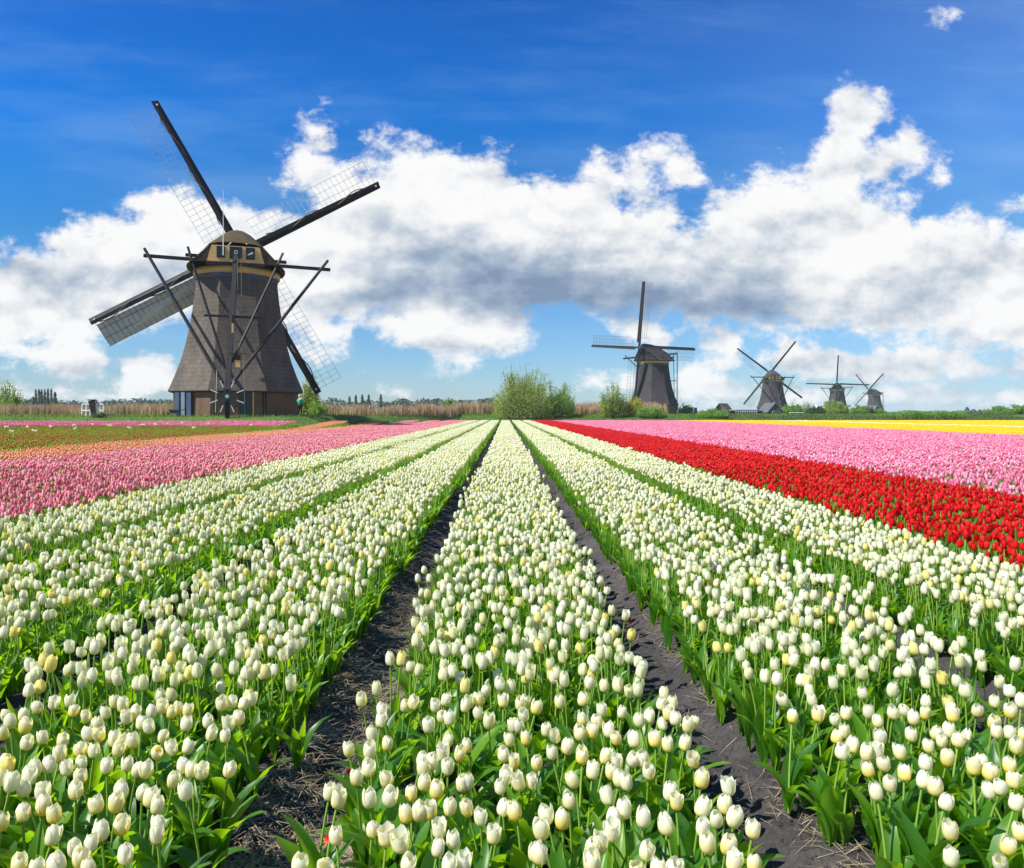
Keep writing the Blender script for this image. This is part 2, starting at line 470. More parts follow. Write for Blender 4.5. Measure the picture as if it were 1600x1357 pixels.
def soil_mat():
    m = D.materials.new('soil'); m.use_nodes = True
    w = NB(m.node_tree)
    p = m.node_tree.nodes['Principled BSDF']
    p.inputs['Roughness'].default_value = 0.95
    p.inputs['Specular IOR Level'].default_value = 0.2
    tc = w.node('ShaderNodeTexCoord').outputs['Object']
    a = w.noise(tc, 2.2, 6, 0.6); b_ = w.noise(tc, 40, 6, 0.7)
    f = w.m('ADD', w.m('MULTIPLY', a, 0.55), w.m('MULTIPLY', b_, 0.45))
    w.put(p.inputs['Base Color'], w.ramp(f, [(0.3, (0.030, 0.027, 0.026)), (0.5, (0.068, 0.061, 0.060)), (0.7, (0.14, 0.123, 0.115))]))
    b = w.node('ShaderNodeBump'); b.inputs['Strength'].default_value = 1.0; b.inputs['Distance'].default_value = 0.03
    w.put(b.inputs['Height'], w.noise(tc, 28, 8, 0.7))
    w.put(p.inputs['Normal'], b.outputs[0])
    MATS['soil'] = m
    m = D.materials.new('ground_grass'); m.use_nodes = True
    w = NB(m.node_tree)
    p = m.node_tree.nodes['Principled BSDF']
    p.inputs['Roughness'].default_value = 0.9
    p.inputs['Specular IOR Level'].default_value = 0.15
    tc = w.node('ShaderNodeTexCoord').outputs['Object']
    a = w.noise(tc, 0.05, 6, 0.6); b_ = w.noise(tc, 1.5, 5, 0.7)
    f = w.m('ADD', w.m('MULTIPLY', a, 0.6), w.m('MULTIPLY', b_, 0.4))
    w.put(p.inputs['Base Color'], w.ramp(f, [(0.3, (0.045, 0.085, 0.018)), (0.5, (0.075, 0.14, 0.022)), (0.72, (0.14, 0.17, 0.045))]))
    MATS['ground_grass'] = m


soil_mat()
leafy_mat('foliage_fresh', [(0.0, (0.120, 0.180, 0.036)), (0.5, (0.228, 0.312, 0.060)), (1.0, (0.372, 0.444, 0.120))], 0.48, (0.600, 0.720, 0.120), 0.6, use_obj_random=False)
leafy_mat('foliage_yellow', [(0.0, (0.198, 0.253, 0.033)), (0.5, (0.352, 0.396, 0.055)), (1.0, (0.550, 0.517, 0.077))], 0.48, (0.660, 0.660, 0.066), 0.6, use_obj_random=False)
leafy_mat('foliage_green', [(0.0, (0.078, 0.156, 0.033)), (0.5, (0.156, 0.273, 0.052)), (1.0, (0.273, 0.403, 0.091))], 0.48, (0.442, 0.676, 0.104), 0.6, use_obj_random=False)
leafy_mat('foliage_dark', [(0.0, (0.045, 0.075, 0.03)), (0.5, (0.085, 0.125, 0.05)), (1.0, (0.14, 0.18, 0.08))], 0.3, (0.18, 0.26, 0.07), 0.6, use_obj_random=False)
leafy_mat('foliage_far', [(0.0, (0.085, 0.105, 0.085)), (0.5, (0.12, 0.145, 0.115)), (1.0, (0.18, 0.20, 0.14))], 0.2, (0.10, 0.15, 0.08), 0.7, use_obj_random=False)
leafy_mat('reed', [(0.0, (0.30, 0.20, 0.11)), (0.4, (0.44, 0.31, 0.17)), (0.8, (0.52, 0.39, 0.22)), (1.0, (0.36, 0.36, 0.14))], 0.3, (0.5, 0.35, 0.2), 0.8, use_obj_random=False)
leafy_mat('grass_blade', [(0.0, (0.06, 0.12, 0.02)), (0.5, (0.10, 0.20, 0.025)), (1.0, (0.18, 0.26, 0.05))], 0.35, (0.25, 0.42, 0.03), 0.6, use_obj_random=False)
leafy_mat('straw', [(0.0, (0.16, 0.12, 0.075)), (0.5, (0.34, 0.27, 0.17)), (1.0, (0.50, 0.41, 0.27))], 0.1, (0.5, 0.4, 0.2), 0.7, use_obj_random=False)


# ------------------------------------------------------------------ mesh helpers
class MB:
    def __init__(self):
        self.v = []; self.f = []; self.n = 0; self.t = []; self.r = []; self.mi = []

    def add(self, verts, faces, t=None, rnd=0.0, mat=0):
        verts = np.asarray(verts, float).reshape(-1, 3)
        faces = np.asarray(faces, int)
        self.v.append(verts)
        self.f.append((faces + self.n))
        self.mi.append(np.full(len(faces), mat, int))
        self.t.append(np.zeros(len(verts)) if t is None else np.asarray(t, float))
        self.r.append(np.full(len(verts), rnd, float) if np.isscalar(rnd) else np.asarray(rnd, float))
        self.n += len(verts)
        return self

    def box(self, c, s, rot=None, mat=0):
        c = np.array(c, float); s = np.array(s, float) / 2
        v = np.array([[x, y, z] for x in (-1, 1) for y in (-1, 1) for z in (-1, 1)], float) * s
        if rot is not None:
            v = v @ np.array(Matrix(rot.to_3x3() if hasattr(rot, 'to_3x3') else rot)).T
        return self.add(v + c, [[0, 1, 3, 2], [4, 6, 7, 5], [0, 4, 5, 1], [2, 3, 7, 6], [0, 2, 6, 4], [1, 5, 7, 3]], mat=mat)

    def beam(self, p, q, w, h, w2=None, h2=None, up=(0, 0, 1), mat=0):
        """rectangular beam from p to q, tapering to w2 x h2"""
        p = np.array(p, float); q = np.array(q, float)
        d = q - p; d /= np.linalg.norm(d)
        up = np.array(up, float)
        if abs(d @ up) > 0.95:
            up = np.array((0, 1, 0), float)
        s = np.cross(d, up); s /= np.linalg.norm(s); u = np.cross(s, d)
        w2 = w if w2 is None else w2; h2 = h if h2 is None else h2
        v = [p + a * s * w / 2 + b * u * h / 2 for a, b in ((-1, -1), (1, -1), (1, 1), (-1, 1))] + \
            [q + a * s * w2 / 2 + b * u * h2 / 2 for a, b in ((-1, -1), (1, -1), (1, 1), (-1, 1))]
        return self.add(v, [[3, 2, 1, 0], [4, 5, 6, 7], [0, 1, 5, 4], [1, 2, 6, 5], [2, 3, 7, 6], [3, 0, 4, 7]], mat=mat)

    def tube(self, pts, rad, n=6, mat=0, rnd=0.0, caps=True):
        pts = np.array(pts, float); k = len(pts)
        rad = np.full(k, rad, float) if np.isscalar(rad) else np.array(rad, float)
        d = np.gradient(pts, axis=0); d /= np.linalg.norm(d, axis=1)[:, None] + 1e-12
        ref = np.array((0, 0, 1.0)) if abs(d[0][2]) < 0.9 else np.array((1.0, 0, 0))
        s = np.cross(d, ref); s /= np.linalg.norm(s, axis=1)[:, None] + 1e-12
        u = np.cross(s, d)
        a = np.arange(n) * 2 * PI / n
        v = pts[:, None] + rad[:, None, None] * (np.cos(a)[None, :, None] * s[:, None] + np.sin(a)[None, :, None] * u[:, None])
        f = [[i * n + j, i * n + (j + 1) % n, (i + 1) * n + (j + 1) % n, (i + 1) * n + j] for i in range(k - 1) for j in range(n)]
        self.add(v.reshape(-1, 3), f, mat=mat, rnd=rnd, t=np.repeat(np.linspace(0, 1, k), n))
        return self

    def mesh(self, name, mats, smooth=True):
        me = D.meshes.new(name)
        v = np.concatenate(self.v)
        me.vertices.add(len(v)); me.vertices.foreach_set('co', v.astype(np.float32).ravel())
        nl = sum(f.size for f in self.f)
        nf = sum(len(f) for f in self.f)
        me.loops.add(nl); me.polygons.add(nf)
        me.loops.foreach_set('vertex_index', np.concatenate([f.ravel() for f in self.f]).astype(np.int32))
        ls = []; cnt = 0
        for f in self.f:
            ls.append(cnt + np.arange(len(f)) * f.shape[1]); cnt += f.size
        me.polygons.foreach_set('loop_start', np.concatenate(ls).astype(np.int32))
        me.polygons.foreach_set('material_index', np.concatenate(self.mi).astype(np.int32))
        me.polygons.foreach_set('use_smooth', np.full(nf, smooth))
        for m in mats:
            me.materials.append(MATS[m])
        a = me.attributes.new('t', 'FLOAT', 'POINT'); a.data.foreach_set('value', np.concatenate(self.t).astype(np.float32))
        a = me.attributes.new('rnd', 'FLOAT', 'POINT'); a.data.foreach_set('value', np.concatenate(self.r).astype(np.float32))
        me.update(calc_edges=True); me.validate()
        return me

    def obj(self, name, mats, parent=None, smooth=False, **tags):
        if isinstance(mats, str):
            mats = [mats]
        o = D.objects.new(name, self.mesh(name, mats, smooth))
        COL.objects.link(o)
        if parent is not None:
            o.parent = parent
        tag(o, **tags)
        return o


def tag(o, label=None, category=None, group=None, kind=None):
    for k, v in (('label', label), ('category', category), ('group', group), ('kind', kind)):
        if v:
            o[k] = v
    return o


def empty(name, loc, rz=0.0, sc=1.0, **tags):
    o = D.objects.new(name, None)
    o.empty_display_size = 0.2
    COL.objects.link(o)
    o.location = loc; o.rotation_euler = (0, 0, rz); o.scale = (sc, sc, sc)
    return tag(o, **tags)


def link_mesh(name, me, parent=None, mw=None):
    o = D.objects.new(name, me)
    COL.objects.link(o)
    if parent is not None:
        o.parent = parent
    if mw is not None:
        o.matrix_local = mw
    return o


# ------------------------------------------------------------------ terrain
def zend(x):
    return np.interp(x, [-15.5, -7.5], [54.0, 115.0])


def sstep(t):
    t = np.clip(t, 0, 1)
    return t * t * (3 - 2 * t)


def ground_z(x, y):
    x = np.asarray(x, float); y = np.asarray(y, float)
    ze = zend(x)
    d = y - ze
    k = np.interp(x, [-15.5, -7.5], [0.60, 0.0])
    L = np.interp(x, [-17, -14, -9, -7], [4.0, 24.0, 24.0, 9.0])
    inside = k * np.clip((d + 16) / 16, 0, 1) ** 1.5
    bank = k + (1.35 - k) * sstep(d / L)
    return np.where(d < 0, inside, bank)


def gz(x, y):
    return float(ground_z(x, y))


def px(u, v_depth):
    """photo column at a given depth -> X"""
    return (u - CX) / F * v_depth


def zat(v, depth):
    return CAMZ - (v - HY) / F * depth


def sheet(name, xs, ys, zf, mat, **tags):
    X, Y = np.meshgrid(xs, ys)
    Z = zf(X, Y)
    v = np.stack([X, Y, Z], -1).reshape(-1, 3)
    nx, ny = len(xs), len(ys)
    i = np.arange((ny - 1) * (nx - 1)); r_, c_ = i // (nx - 1), i % (nx - 1)
    a = r_ * nx + c_
    f = np.stack([a, a + 1, a + nx + 1, a + nx], -1)
    return MB().add(v, f).obj(name, mat, smooth=True, **tags)


xs = np.concatenate([-np.geomspace(3500, 150, 12), np.arange(-140, -17.5, 2.0), np.arange(-17.5, -6, 0.5), np.arange(-6, 141, 2.0), np.geomspace(150, 3500, 12)])
ys = np.concatenate([[-60, -30, -10], np.arange(-2, 50, 1.5), np.arange(50, 150, .75), np.geomspace(152, 4000, 20)])
sheet('ground', xs, ys, lambda X, Y: ground_z(X, Y) - 0.03, 'ground_grass', kind='structure')


def bed_profile(X):
    """height of the soil across the beds: raised beds, sunken wheel tracks"""
    u = np.abs(((X - 0.085 + 0.7935) % 1.587) - 0.7935)       # distance from bed centre
    return 0.085 * sstep((0.76 - u) / 0.22)


def vnoise(X, Y, s, seed):
    """value noise"""
    r = np.random.default_rng(seed).random((256, 256))
    x = X / s; y = Y / s
    xi = np.floor(x).astype(int); yi = np.floor(y).astype(int)
    fx = x - xi; fy = y - yi
    fx = fx * fx * (3 - 2 * fx); fy = fy * fy * (3 - 2 * fy)
    g = lambda a, b: r[a % 256, b % 256]
    return (g(xi, yi) * (1 - fx) + g(xi + 1, yi) * fx) * (1 - fy) + (g(xi, yi + 1) * (1 - fx) + g(xi + 1, yi + 1) * fx) * fy


def soil_z(X, Y):
    z = bed_profile(X + 0.05 * (vnoise(X, Y, 0.45, 3) - 0.5) * 2)
    z = z + 0.060 * (vnoise(X, Y, 0.23, 4) - 0.5) + 0.040 * (vnoise(X, Y, 0.085, 5) - 0.5) + 0.014 * (vnoise(X, Y, 0.035, 6) - 0.5)
    cl = vnoise(X, Y, 0.06, 8) * vnoise(X, Y, 0.25, 9)
    z = z + 0.035 * np.clip(cl - 0.45, 0, 1) / 0.55
    return z + 0.01


sheet('field_soil', np.arange(-3.4, 3.8, 0.02), np.concatenate([np.arange(0.6, 6, 0.02), np.arange(6, 14.1, 0.06)]),
      lambda X, Y: soil_z(X, Y), 'soil', kind='structure')
xs2 = np.concatenate([np.arange(-90, -16.5, 2.0), np.arange(-16.5, -7, 0.5), np.arange(-7, 131, 2.0)])
tt = np.linspace(0, 1, 90) ** 0.8
X_ = np.repeat(xs2[None], 90, 0); Y_ = -2 + (zend(X_) + 0.3 + 2) * tt[:, None]
i_ = np.arange(89 * (len(xs2) - 1)); a_ = (i_ // (len(xs2) - 1)) * len(xs2) + i_ % (len(xs2) - 1)
MB().add(np.stack([X_, Y_, ground_z(X_, Y_) - 0.012], -1).reshape(-1, 3),
         np.stack([a_, a_ + 1, a_ + len(xs2) + 1, a_ + len(xs2)], -1)).obj('field_soil', 'soil', smooth=True, kind='structure')


# ------------------------------------------------------------------ tulips
def petal_geo(inner, opn, nu=5, nv=7, seed=0):
    r_ = np.random.default_rng(seed)
    V = np.linspace(0, 1, nv)
    U = np.linspace(-1, 1, nu)
    H = 0.060 * (1.02 if inner else 1.0) * (1 + r_.uniform(-.08, .08))
    rr = np.interp(V, [0, .1, .3, .55, .78, 1], [.004, .0165, .0250, .0262, .0245 + opn * .35, .0175 + opn]) * (0.80 if inner else 0.90)
    zz = H * np.interp(V, [0, .1, .3, .55, .78, 1], [0, .035, .22, .52, .80, 1.0])
    aw = np.radians(np.interp(V, [0, .15, .4, .65, .85, .95, 1], [40, 60, 66, 62, 50, 36, 18]))
    ph = r_.uniform(0, 6)
    verts = []; t = []
    for i in range(nv):
        for j in range(nu):
            a = U[j] * aw[i]
            curl = 1 + 0.05 * U[j] ** 2 * (1 - inner) + 0.03 * math.sin(ph + 3 * U[j] + 4 * V[i]) * V[i]
            cre = -0.0012 * math.exp(-(U[j] * 4) ** 2) * V[i]
            r = rr[i] * curl + cre
            z = zz[i] - 0.004 * U[j] ** 2 * V[i] + 0.0015 * math.sin(ph * 2 + 5 * U[j]) * V[i]
            verts.append((r * math.cos(a), r * math.sin(a), z)); t.append(V[i])
    f = [[i * nu + j, i * nu + j + 1, (i + 1) * nu + j + 1, (i + 1) * nu + j] for i in range(nv - 1) for j in range(nu - 1)]
    return np.array(verts), f, t


def leaf_geo(L, W, bend, nv=8, nu=4, seed=0, lean0=8):
    r_ = np.random.default_rng(seed)
    S = np.linspace(0, 1, nv + 1)
    th = np.radians(lean0 + bend * S ** 1.6)
    x = np.concatenate([[0], np.cumsum(np.sin(th[:-1]) * L / nv)])
    z = np.concatenate([[0], np.cumsum(np.cos(th[:-1]) * L / nv)])
    wd = W * np.interp(S, [0, .12, .4, .65, .85, 1], [.35, .62, 1, .86, .46, .03]) / 2
    tw = r_.uniform(-.5, .5); wave = r_.uniform(0.10, 0.24); ph = r_.uniform(0, 6)
    verts = []; t = []
    U = np.linspace(-1, 1, nu + 1)
    for i in range(nv + 1):
        n = np.array((-math.cos(th[i]), 0, math.sin(th[i])))
        for u in U:
            fold = abs(u) * wd[i] * (0.55 - 0.35 * S[i])
            wv = wave * wd[i] * math.sin(ph + 9 * S[i] + (1.7 if u > 0 else 0)) * abs(u)
            p = np.array((x[i], u * wd[i] * 0.92, z[i])) + n * (fold + wv)
            a = tw * S[i]
            p = np.array((p[0] - p[1] * a * .3, p[1] * math.cos(a) + x[i] * math.sin(a) * .5, p[2]))
            verts.append(p); t.append(S[i])
    m = nu + 1
    f = [[i * m + j, i * m + j + 1, (i + 1) * m + j + 1, (i + 1) * m + j] for i in range(nv) for j in range(nu)]
    return np.array(verts), f, t


def stem_pts(h, dx, dy, k=5):
    s = np.linspace(0, 1, k)
    return np.stack([dx * s ** 1.8, dy * s ** 1.8, h * s], -1)


PETALS = {}
for inner in (0, 1):
    for oi, opn in enumerate((-0.007, -0.003, 0.002, 0.009)):
        for k in range(2):
            v, f, t = petal_geo(inner, opn, 7, 9, seed=10 * oi + inner + 100 * k)
            PETALS[(inner, oi, k)] = MB().add(v, f, t).mesh('petal', ['petal_cream_near'], True)
STEMS = []
for k in range(8):
    dx, dy = RNG.uniform(-.05, .05, 2)
    STEMS.append((MB().tube(stem_pts(0.36, dx, dy, 7), np.linspace(.0044, .0034, 7), 7, rnd=RNG.random()).mesh('stem', ['tulip_stem'], True), dx, dy))
LEAVES = []
for k in range(12):
    v, f, t = leaf_geo(RNG.uniform(.20, .33), RNG.uniform(.055, .085), RNG.uniform(25, 105), 10, 4, seed=k + 40, lean0=RNG.uniform(5, 16))
    LEAVES.append(MB().add(v, f, t, rnd=RNG.random()).mesh('leaf', ['tulip_leaf'], True))


def near_tulip(x, y, base, h, glow, pale, label, group, opn):
    root = empty('tulip', (x, y, base), RNG.uniform(0, 6.28), label=label, category='tulip', group=group)
    sm, dx, dy = STEMS[int(RNG.integers(8))]
    s = h / 0.36
    st = link_mesh('stem', sm, root, Matrix.Diagonal((1, 1, s, 1)))
    a = root.rotation_euler.z
    # keep the bloom over the wanted spot: shift the root back by the stem's lean
    ca, sa = math.cos(a), math.sin(a)
    root.location.x -= dx * ca - dy * sa; root.location.y -= dx * sa + dy * ca
    tilt = Matrix.Rotation(abs(RNG.normal(0, .20)), 4, Vector((-dy + 1e-3, dx, 0)).normalized())
    hs = RNG.uniform(.75, .95)
    top = Matrix.Translation((dx, dy, h - .004)) @ tilt @ Matrix.Scale(hs, 4)
    r0 = RNG.uniform(0, 6.28)
    for k in range(6):
        inner = k % 2
        me = PETALS[(inner, opn, int(RNG.integers(2)))]
        o = link_mesh('petal', me, root, top @ Matrix.Rotation(r0 + k * PI / 3 + RNG.uniform(-.06, .06), 4, 'Z')
                      @ Matrix.Rotation(RNG.uniform(-.06, .10), 4, 'Y') @ Matrix.Diagonal((1, 1, RNG.uniform(.92, 1.07), 1)))
        o.color = (min(1, max(0, glow + RNG.uniform(-.15, .15))), pale, 0, 1)
    for k in range(int(RNG.integers(4, 6))):
        me = LEAVES[int(RNG.integers(12))]
        sc = RNG.uniform(.85, 1.2)
        link_mesh('leaf', me, root, Matrix.Translation((0, 0, RNG.uniform(0, .02))) @ Matrix.Rotation(RNG.uniform(0, 6.28), 4, 'Z') @ Matrix.Scale(sc, 4))
    return root


Z1 = "345,130 450,95 570,100 660,150 470,190 455,260 415,345 500,400 265,435 390,450 385,555 310,610 500,620 135,700 185,750 390,745 513,730 185,970 405,925 493,980 590,1015 135,1160 650,710 690,820 625,840 625,1140 730,640 810,690 770,820 885,795 825,930 810,1045 910,995 980,1130 885,1160 710,495 780,510 735,555 880,545 950,460 1005,410 970,650 1000,640 1010,795 1085,850 1160,965 1210,795 1310,820 1210,665 1290,510 1230,465 1335,640 1400,630 1435,515 1270,375 1370,370 1425,1075 760,290 870,380 850,460 1135,265 1075,210 895,250 840,225 1240,600 845,45 1010,50 1205,70 1310,55 1370,50 1290,290 1320,290 1360,220 1425,180 1365,140 1330,155 1225,140 800,165 860,130 935,115 1005,115 985,170 1080,130"
Z9 = "265,25 105,35 165,25 440,100 400,75 580,145 720,60 745,140 865,175 905,130 960,165 160,165 235,130 320,150 455,220 595,230 315,280 435,305 725,290 780,270 895,315 925,245 970,280 60,355 135,390 300,380 375,370 510,365 560,410 685,435 830,430 920,460 105,515 200,475 315,545 385,650 470,545 565,570 660,555 745,565 785,645 520,645 575,700 635,725 270,705 225,850 510,825 610,925 535,985 530,1070 745,980 920,1030 930,800 980,860 70,955 30,1060 440,1155 375,1175 385,1295 755,1200 10,1230 175,990 945,1320 860,1345 710,1350"
Z2 = "390,920 375,800 475,860 570,860 530,780 535,1025 575,1135 700,930 710,1150 555,670 380,625 335,500 420,1020 275,400 295,290 330,265 950,235 905,130 845,55 1110,225 1120,110 1085,130"
Z3 = "25,280 140,330 225,300 325,320 55,225 130,250 45,185 120,190 205,145 275,125 310,390 260,450 150,510 185,470 130,565 350,460 420,440 420,505 420,370 490,370 395,580 225,580 225,660 285,700 120,695 265,815 390,865 470,850 510,650 530,790 605,645 635,580 555,450 615,360 660,440 710,465 740,580 780,620 815,655 765,470 820,370 895,360 965,355 900,520 955,450 1000,470 1050,475 975,585 635,755 820,800 825,765 650,910 475,970 430,925 300,965 100,960 195,980 5,740 10,510 25,420 1190,465 1095,285 1175,295 1190,235 1085,220 845,295 970,235 735,230 785,245 700,320 650,320 600,315 525,285 470,285 1250,205 1560,960 520,230 555,175 600,120 640,140 665,200 700,180 735,85 780,35 830,85 885,30 910,40 985,80 1075,30 1155,45 1160,130 1210,120 1260,130 1310,110 1330,60 890,170 930,150 975,165 790,170 850,145 1240,35 1550,45 380,165 365,115 455,190 90,90 80,20 130,20 245,70 185,60 320,20 390,20 450,30 480,45 585,50 655,35 700,55"
Z8 = "1195,1275 1225,1160 835,1245 835,1060 1335,1070 790,860 1285,865 1185,755 1275,710 1255,610 1100,650 1040,585 1000,620 730,760 635,715 655,590 510,665 410,730 320,795 370,590 265,635 315,515 245,525 485,515 60,510 135,470 690,470 775,430 725,375 825,365 890,430 940,400 810,555 560,390 340,405 325,295 90,365 95,245 20,405 260,230 430,235 575,275 525,215 655,240 660,160 840,200 855,260 1130,300 1165,370 1245,375 1305,475 1330,385 1260,230 1150,160 1020,215 965,125 890,120 1270,105 1335,160 710,130 375,140 290,95 120,100 20,275"
spots = []
for s, ox, oy, k in ((Z1, 480, 1057, 4.0), (Z9, 840, 1057, 4.523), (Z2, 1000, 1057, 4.0), (Z3, 0, 1057, 1 / .3), (Z8, 1300, 1057, 4.523)):
    for p in s.split():
        a, b = map(float, p.split(','))
        u, v = ox + a / k, oy + b / k
        if ox == 1000 and (a < 240 or a > 1190):
            continue
        if all((u - q[0]) ** 2 + (v - q[1]) ** 2 > 36 for q in spots):
            spots.append((u, v))
BLOOM_Z = 0.45
near_xy = []
for u, v in spots:
    yy = F * (CAMZ - BLOOM_Z) / (v - HY)
    near_xy.append((px(u, yy), yy))
near_xy.sort(key=lambda p: p[1])
rest_xy = near_xy[300:]
near_xy = near_xy[:300]
BOTTOM_Y = max(p[1] for p in near_xy)


def near_label(x, y, glow, opn):
    u = (x - 0.085) / 1.587
    bed = int(round(u))
    off = u - bed
    place = {0: 'centre bed', -1: 'first bed left', 1: 'first bed right', -2: 'second bed left', 2: 'second bed right'}.get(bed, 'outer bed')
    col = 'yellowish cream tulip' if glow > .5 else 'cream white tulip' if glow < .2 else 'pale creamy tulip'
    form = ('pointed closed', 'closed', 'opening', 'open')[opn]
    side = 'left edge' if off < -.22 else 'right edge' if off > .22 else 'middle'
    tier = 'foremost' if y < 2.25 else 'front' if y < 2.6 else 'farther back'
    return f"{form} {col}, {tier}, {side} of {place}", f"{form} {col}s, {tier}, {side} of {place}"


NEAR = []
for (x, y) in near_xy:
    glow = float(RNG.choice([0.05, 0.45, 0.95], p=[.45, .35, .20]))
    opn = int(RNG.choice(4, p=[.2, .4, .28, .12]))
    NEAR.append([x, y, glow, opn, *near_label(x, y, glow, opn)])
same = {}
for q in NEAR:
    same.setdefault(q[4], []).append(q)
NTH = ['leftmost', 'second from left', 'third from left', 'fourth from left', 'fifth from left', 'sixth from left', 'seventh from left',
       'eighth from left', 'ninth from left', 'tenth from left', 'eleventh from left', 'twelfth from left']
for lab, qs in same.items():
    if len(qs) > 1:
        qs.sort(key=lambda q: q[0] / q[1])
        for k, q in enumerate(qs):
            q[4] = lab + ', ' + (NTH[k] if k < 12 else f'{k + 1}th from left')
for x, y, glow, opn, lab, grp in NEAR:
    b = float(bed_profile(np.array(x))) + 0.01
    near_tulip(x, y, b, BLOOM_Z - 0.031 - b, glow, RNG.random(), lab, grp, opn)


# --- single-mesh tulips for the stretch behind the nearest ones, and patches of tulips farther off
def full_tulip(mat, seed, leaves=4, h=0.36):
    r_ = np.random.default_rng(seed)
    mb = MB()
    dx, dy = r_.uniform(-.04, .04, 2)
    mb.tube(stem_pts(h, dx, dy, 4), .0042, 4, mat=2, rnd=r_.random())
    opn = float(r_.choice([-.006, -.002, .002, .007]))
    tilt = np.array(Matrix.Rotation(r_.uniform(0, .25), 3, Vector((-dy + 1e-3, dx, 0)).normalized()))
    r0 = r_.uniform(0, 6)
    for k in range(6):
        v, f, t = petal_geo(k % 2, opn, 4, 6, seed=seed * 7 + k)
        a = r0 + k * PI / 3
        rz = np.array([[math.cos(a), -math.sin(a), 0], [math.sin(a), math.cos(a), 0], [0, 0, 1]])
        mb.add((v @ rz.T) @ tilt.T + (dx, dy, h - .004), f, t, rnd=0.0, mat=0)
    for k in range(leaves):
        v, f, t = leaf_geo(r_.uniform(.20, .32), r_.uniform(.045, .075), r_.uniform(20, 95), 5, 2, seed=seed * 13 + k, lean0=r_.uniform(5, 18))
        a = r_.uniform(0, 6.28)
        rz = np.array([[math.cos(a), -math.sin(a), 0], [math.sin(a), math.cos(a), 0], [0, 0, 1]])
        mb.add(v @ rz.T, f, t, rnd=r_.random(), mat=1)
    o = D.objects.new('tulip_shape', mb.mesh('tulip_shape', [mat, 'tulip_leaf', 'tulip_stem'], True))
    return o


def egg(nr=6):
    prof = [(0.0, .004), (.15, .017), (.5, .0225), (.8, .020), (1.0, .011)]
    v = []; t = []
    for zz, r in prof:
        for k in range(nr):
            a = k * 2 * PI / nr
            v.append((r * math.cos(a), r * math.sin(a), zz * .06)); t.append(zz)
    v.append((0, 0, .052)); t.append(1)
    f4 = [[i * nr + k, i * nr + (k + 1) % nr, (i + 1) * nr + (k + 1) % nr, (i + 1) * nr + k] for i in range(4) for k in range(nr)]
    return np.array(v), np.array(f4), np.array(t), np.array([[4 * nr + k, 4 * nr + (k + 1) % nr, 5 * nr] for k in range(nr)])


def patch_proto(mat, seed, half=0.62, dens=88, headscale=1.0, leafy=1.0, hvar=.03):
    r_ = np.random.default_rng(seed)
    mb = MB()
    n = int(dens * 2 * half * 1.0)
    # jittered rows so that heads do not pile up
    gx = int(math.sqrt(n * 2 * half)); gy = int(n / gx)
    ev, ef, et, ec = egg()
    X, Y = np.meshgrid((np.arange(gx) + .5) / gx * 2 * half - half, (np.arange(gy) + .5) / gy - .5)
    X = X.ravel() + r_.uniform(-.04, .04, X.size); Y = Y.ravel() + r_.uniform(-.05, .05, Y.size)
    allv = []; f4 = []; f3 = []; tt = []; rr = []
    for i in range(len(X)):
        s = r_.uniform(.85, 1.15) * headscale
        h = BLOOM_Z - .03 + r_.normal(0, hvar)
        allv.append(ev * s + (X[i], Y[i], h)); f4.append(ef + i * len(ev)); f3.append(ec + i * len(ev)); tt.append(et)
        rr.append(np.full(len(ev), r_.random()))
    V = np.concatenate(allv); T = np.concatenate(tt); RR = np.concatenate(rr)
    mb.add(V, np.concatenate(f4), T, RR, 0)
    mb.f.append(np.concatenate(f3)); mb.mi.append(np.full(len(f3) * len(ec), 0))
    # leaves and stems
    m = int(len(X) * 2.6 * leafy)
    x = r_.uniform(-half - .02, half + .02, m); y = r_.uniform(-.5, .5, m)
    a = r_.uniform(0, 6.28, m); w = r_.uniform(.016, .030, m); h = r_.uniform(.18, .34, m); l = r_.uniform(.02, .12, m)
    p0 = np.stack([x - w * np.sin(a), y + w * np.cos(a), np.full(m, .05)], -1)
    p1 = np.stack([x + w * np.sin(a), y - w * np.cos(a), np.full(m, .05)], -1)
    p2 = np.stack([x + w * .8 * np.sin(a) + l * .5 * np.cos(a), y - w * .8 * np.cos(a) + l * .5 * np.sin(a), h * .65], -1)
    p3 = np.stack([x + l * np.cos(a), y + l * np.sin(a), h], -1)
    p4 = np.stack([x - w * .8 * np.sin(a) + l * .5 * np.cos(a), y + w * .8 * np.cos(a) + l * .5 * np.sin(a), h * .65], -1)
    V = np.stack([p0, p1, p2, p3, p4], 1).reshape(-1, 3)
    mb.add(V, (np.arange(m)[:, None] * 5 + np.array([[0, 1, 2, 4]])), rnd=np.repeat(r_.random(m), 5), mat=1)
    mb.f.append(np.arange(m)[:, None] * 5 + np.array([[4, 2, 3]]) + mb.n - len(V)); mb.mi.append(np.full(m, 1))
    q = len(X)
    sx = X; sy = Y
    p0 = np.stack([sx - .004, sy, np.full(q, .05)], -1); p1 = np.stack([sx + .004, sy, np.full(q, .05)], -1)
    p2 = np.stack([sx + .004, sy, np.full(q, BLOOM_Z - .03)], -1); p3 = np.stack([sx - .004, sy, np.full(q, BLOOM_Z - .03)], -1)
    mb.add(np.stack([p0, p1, p2, p3], 1).reshape(-1, 3), np.arange(q)[:, None] * 4 + np.array([[0, 1, 2, 3]]), mat=2, rnd=.5)
    return D.objects.new('tulip_patch_shape', mb.mesh('tulip_patch_shape', [mat, 'tulip_leaf', 'tulip_stem'], True))


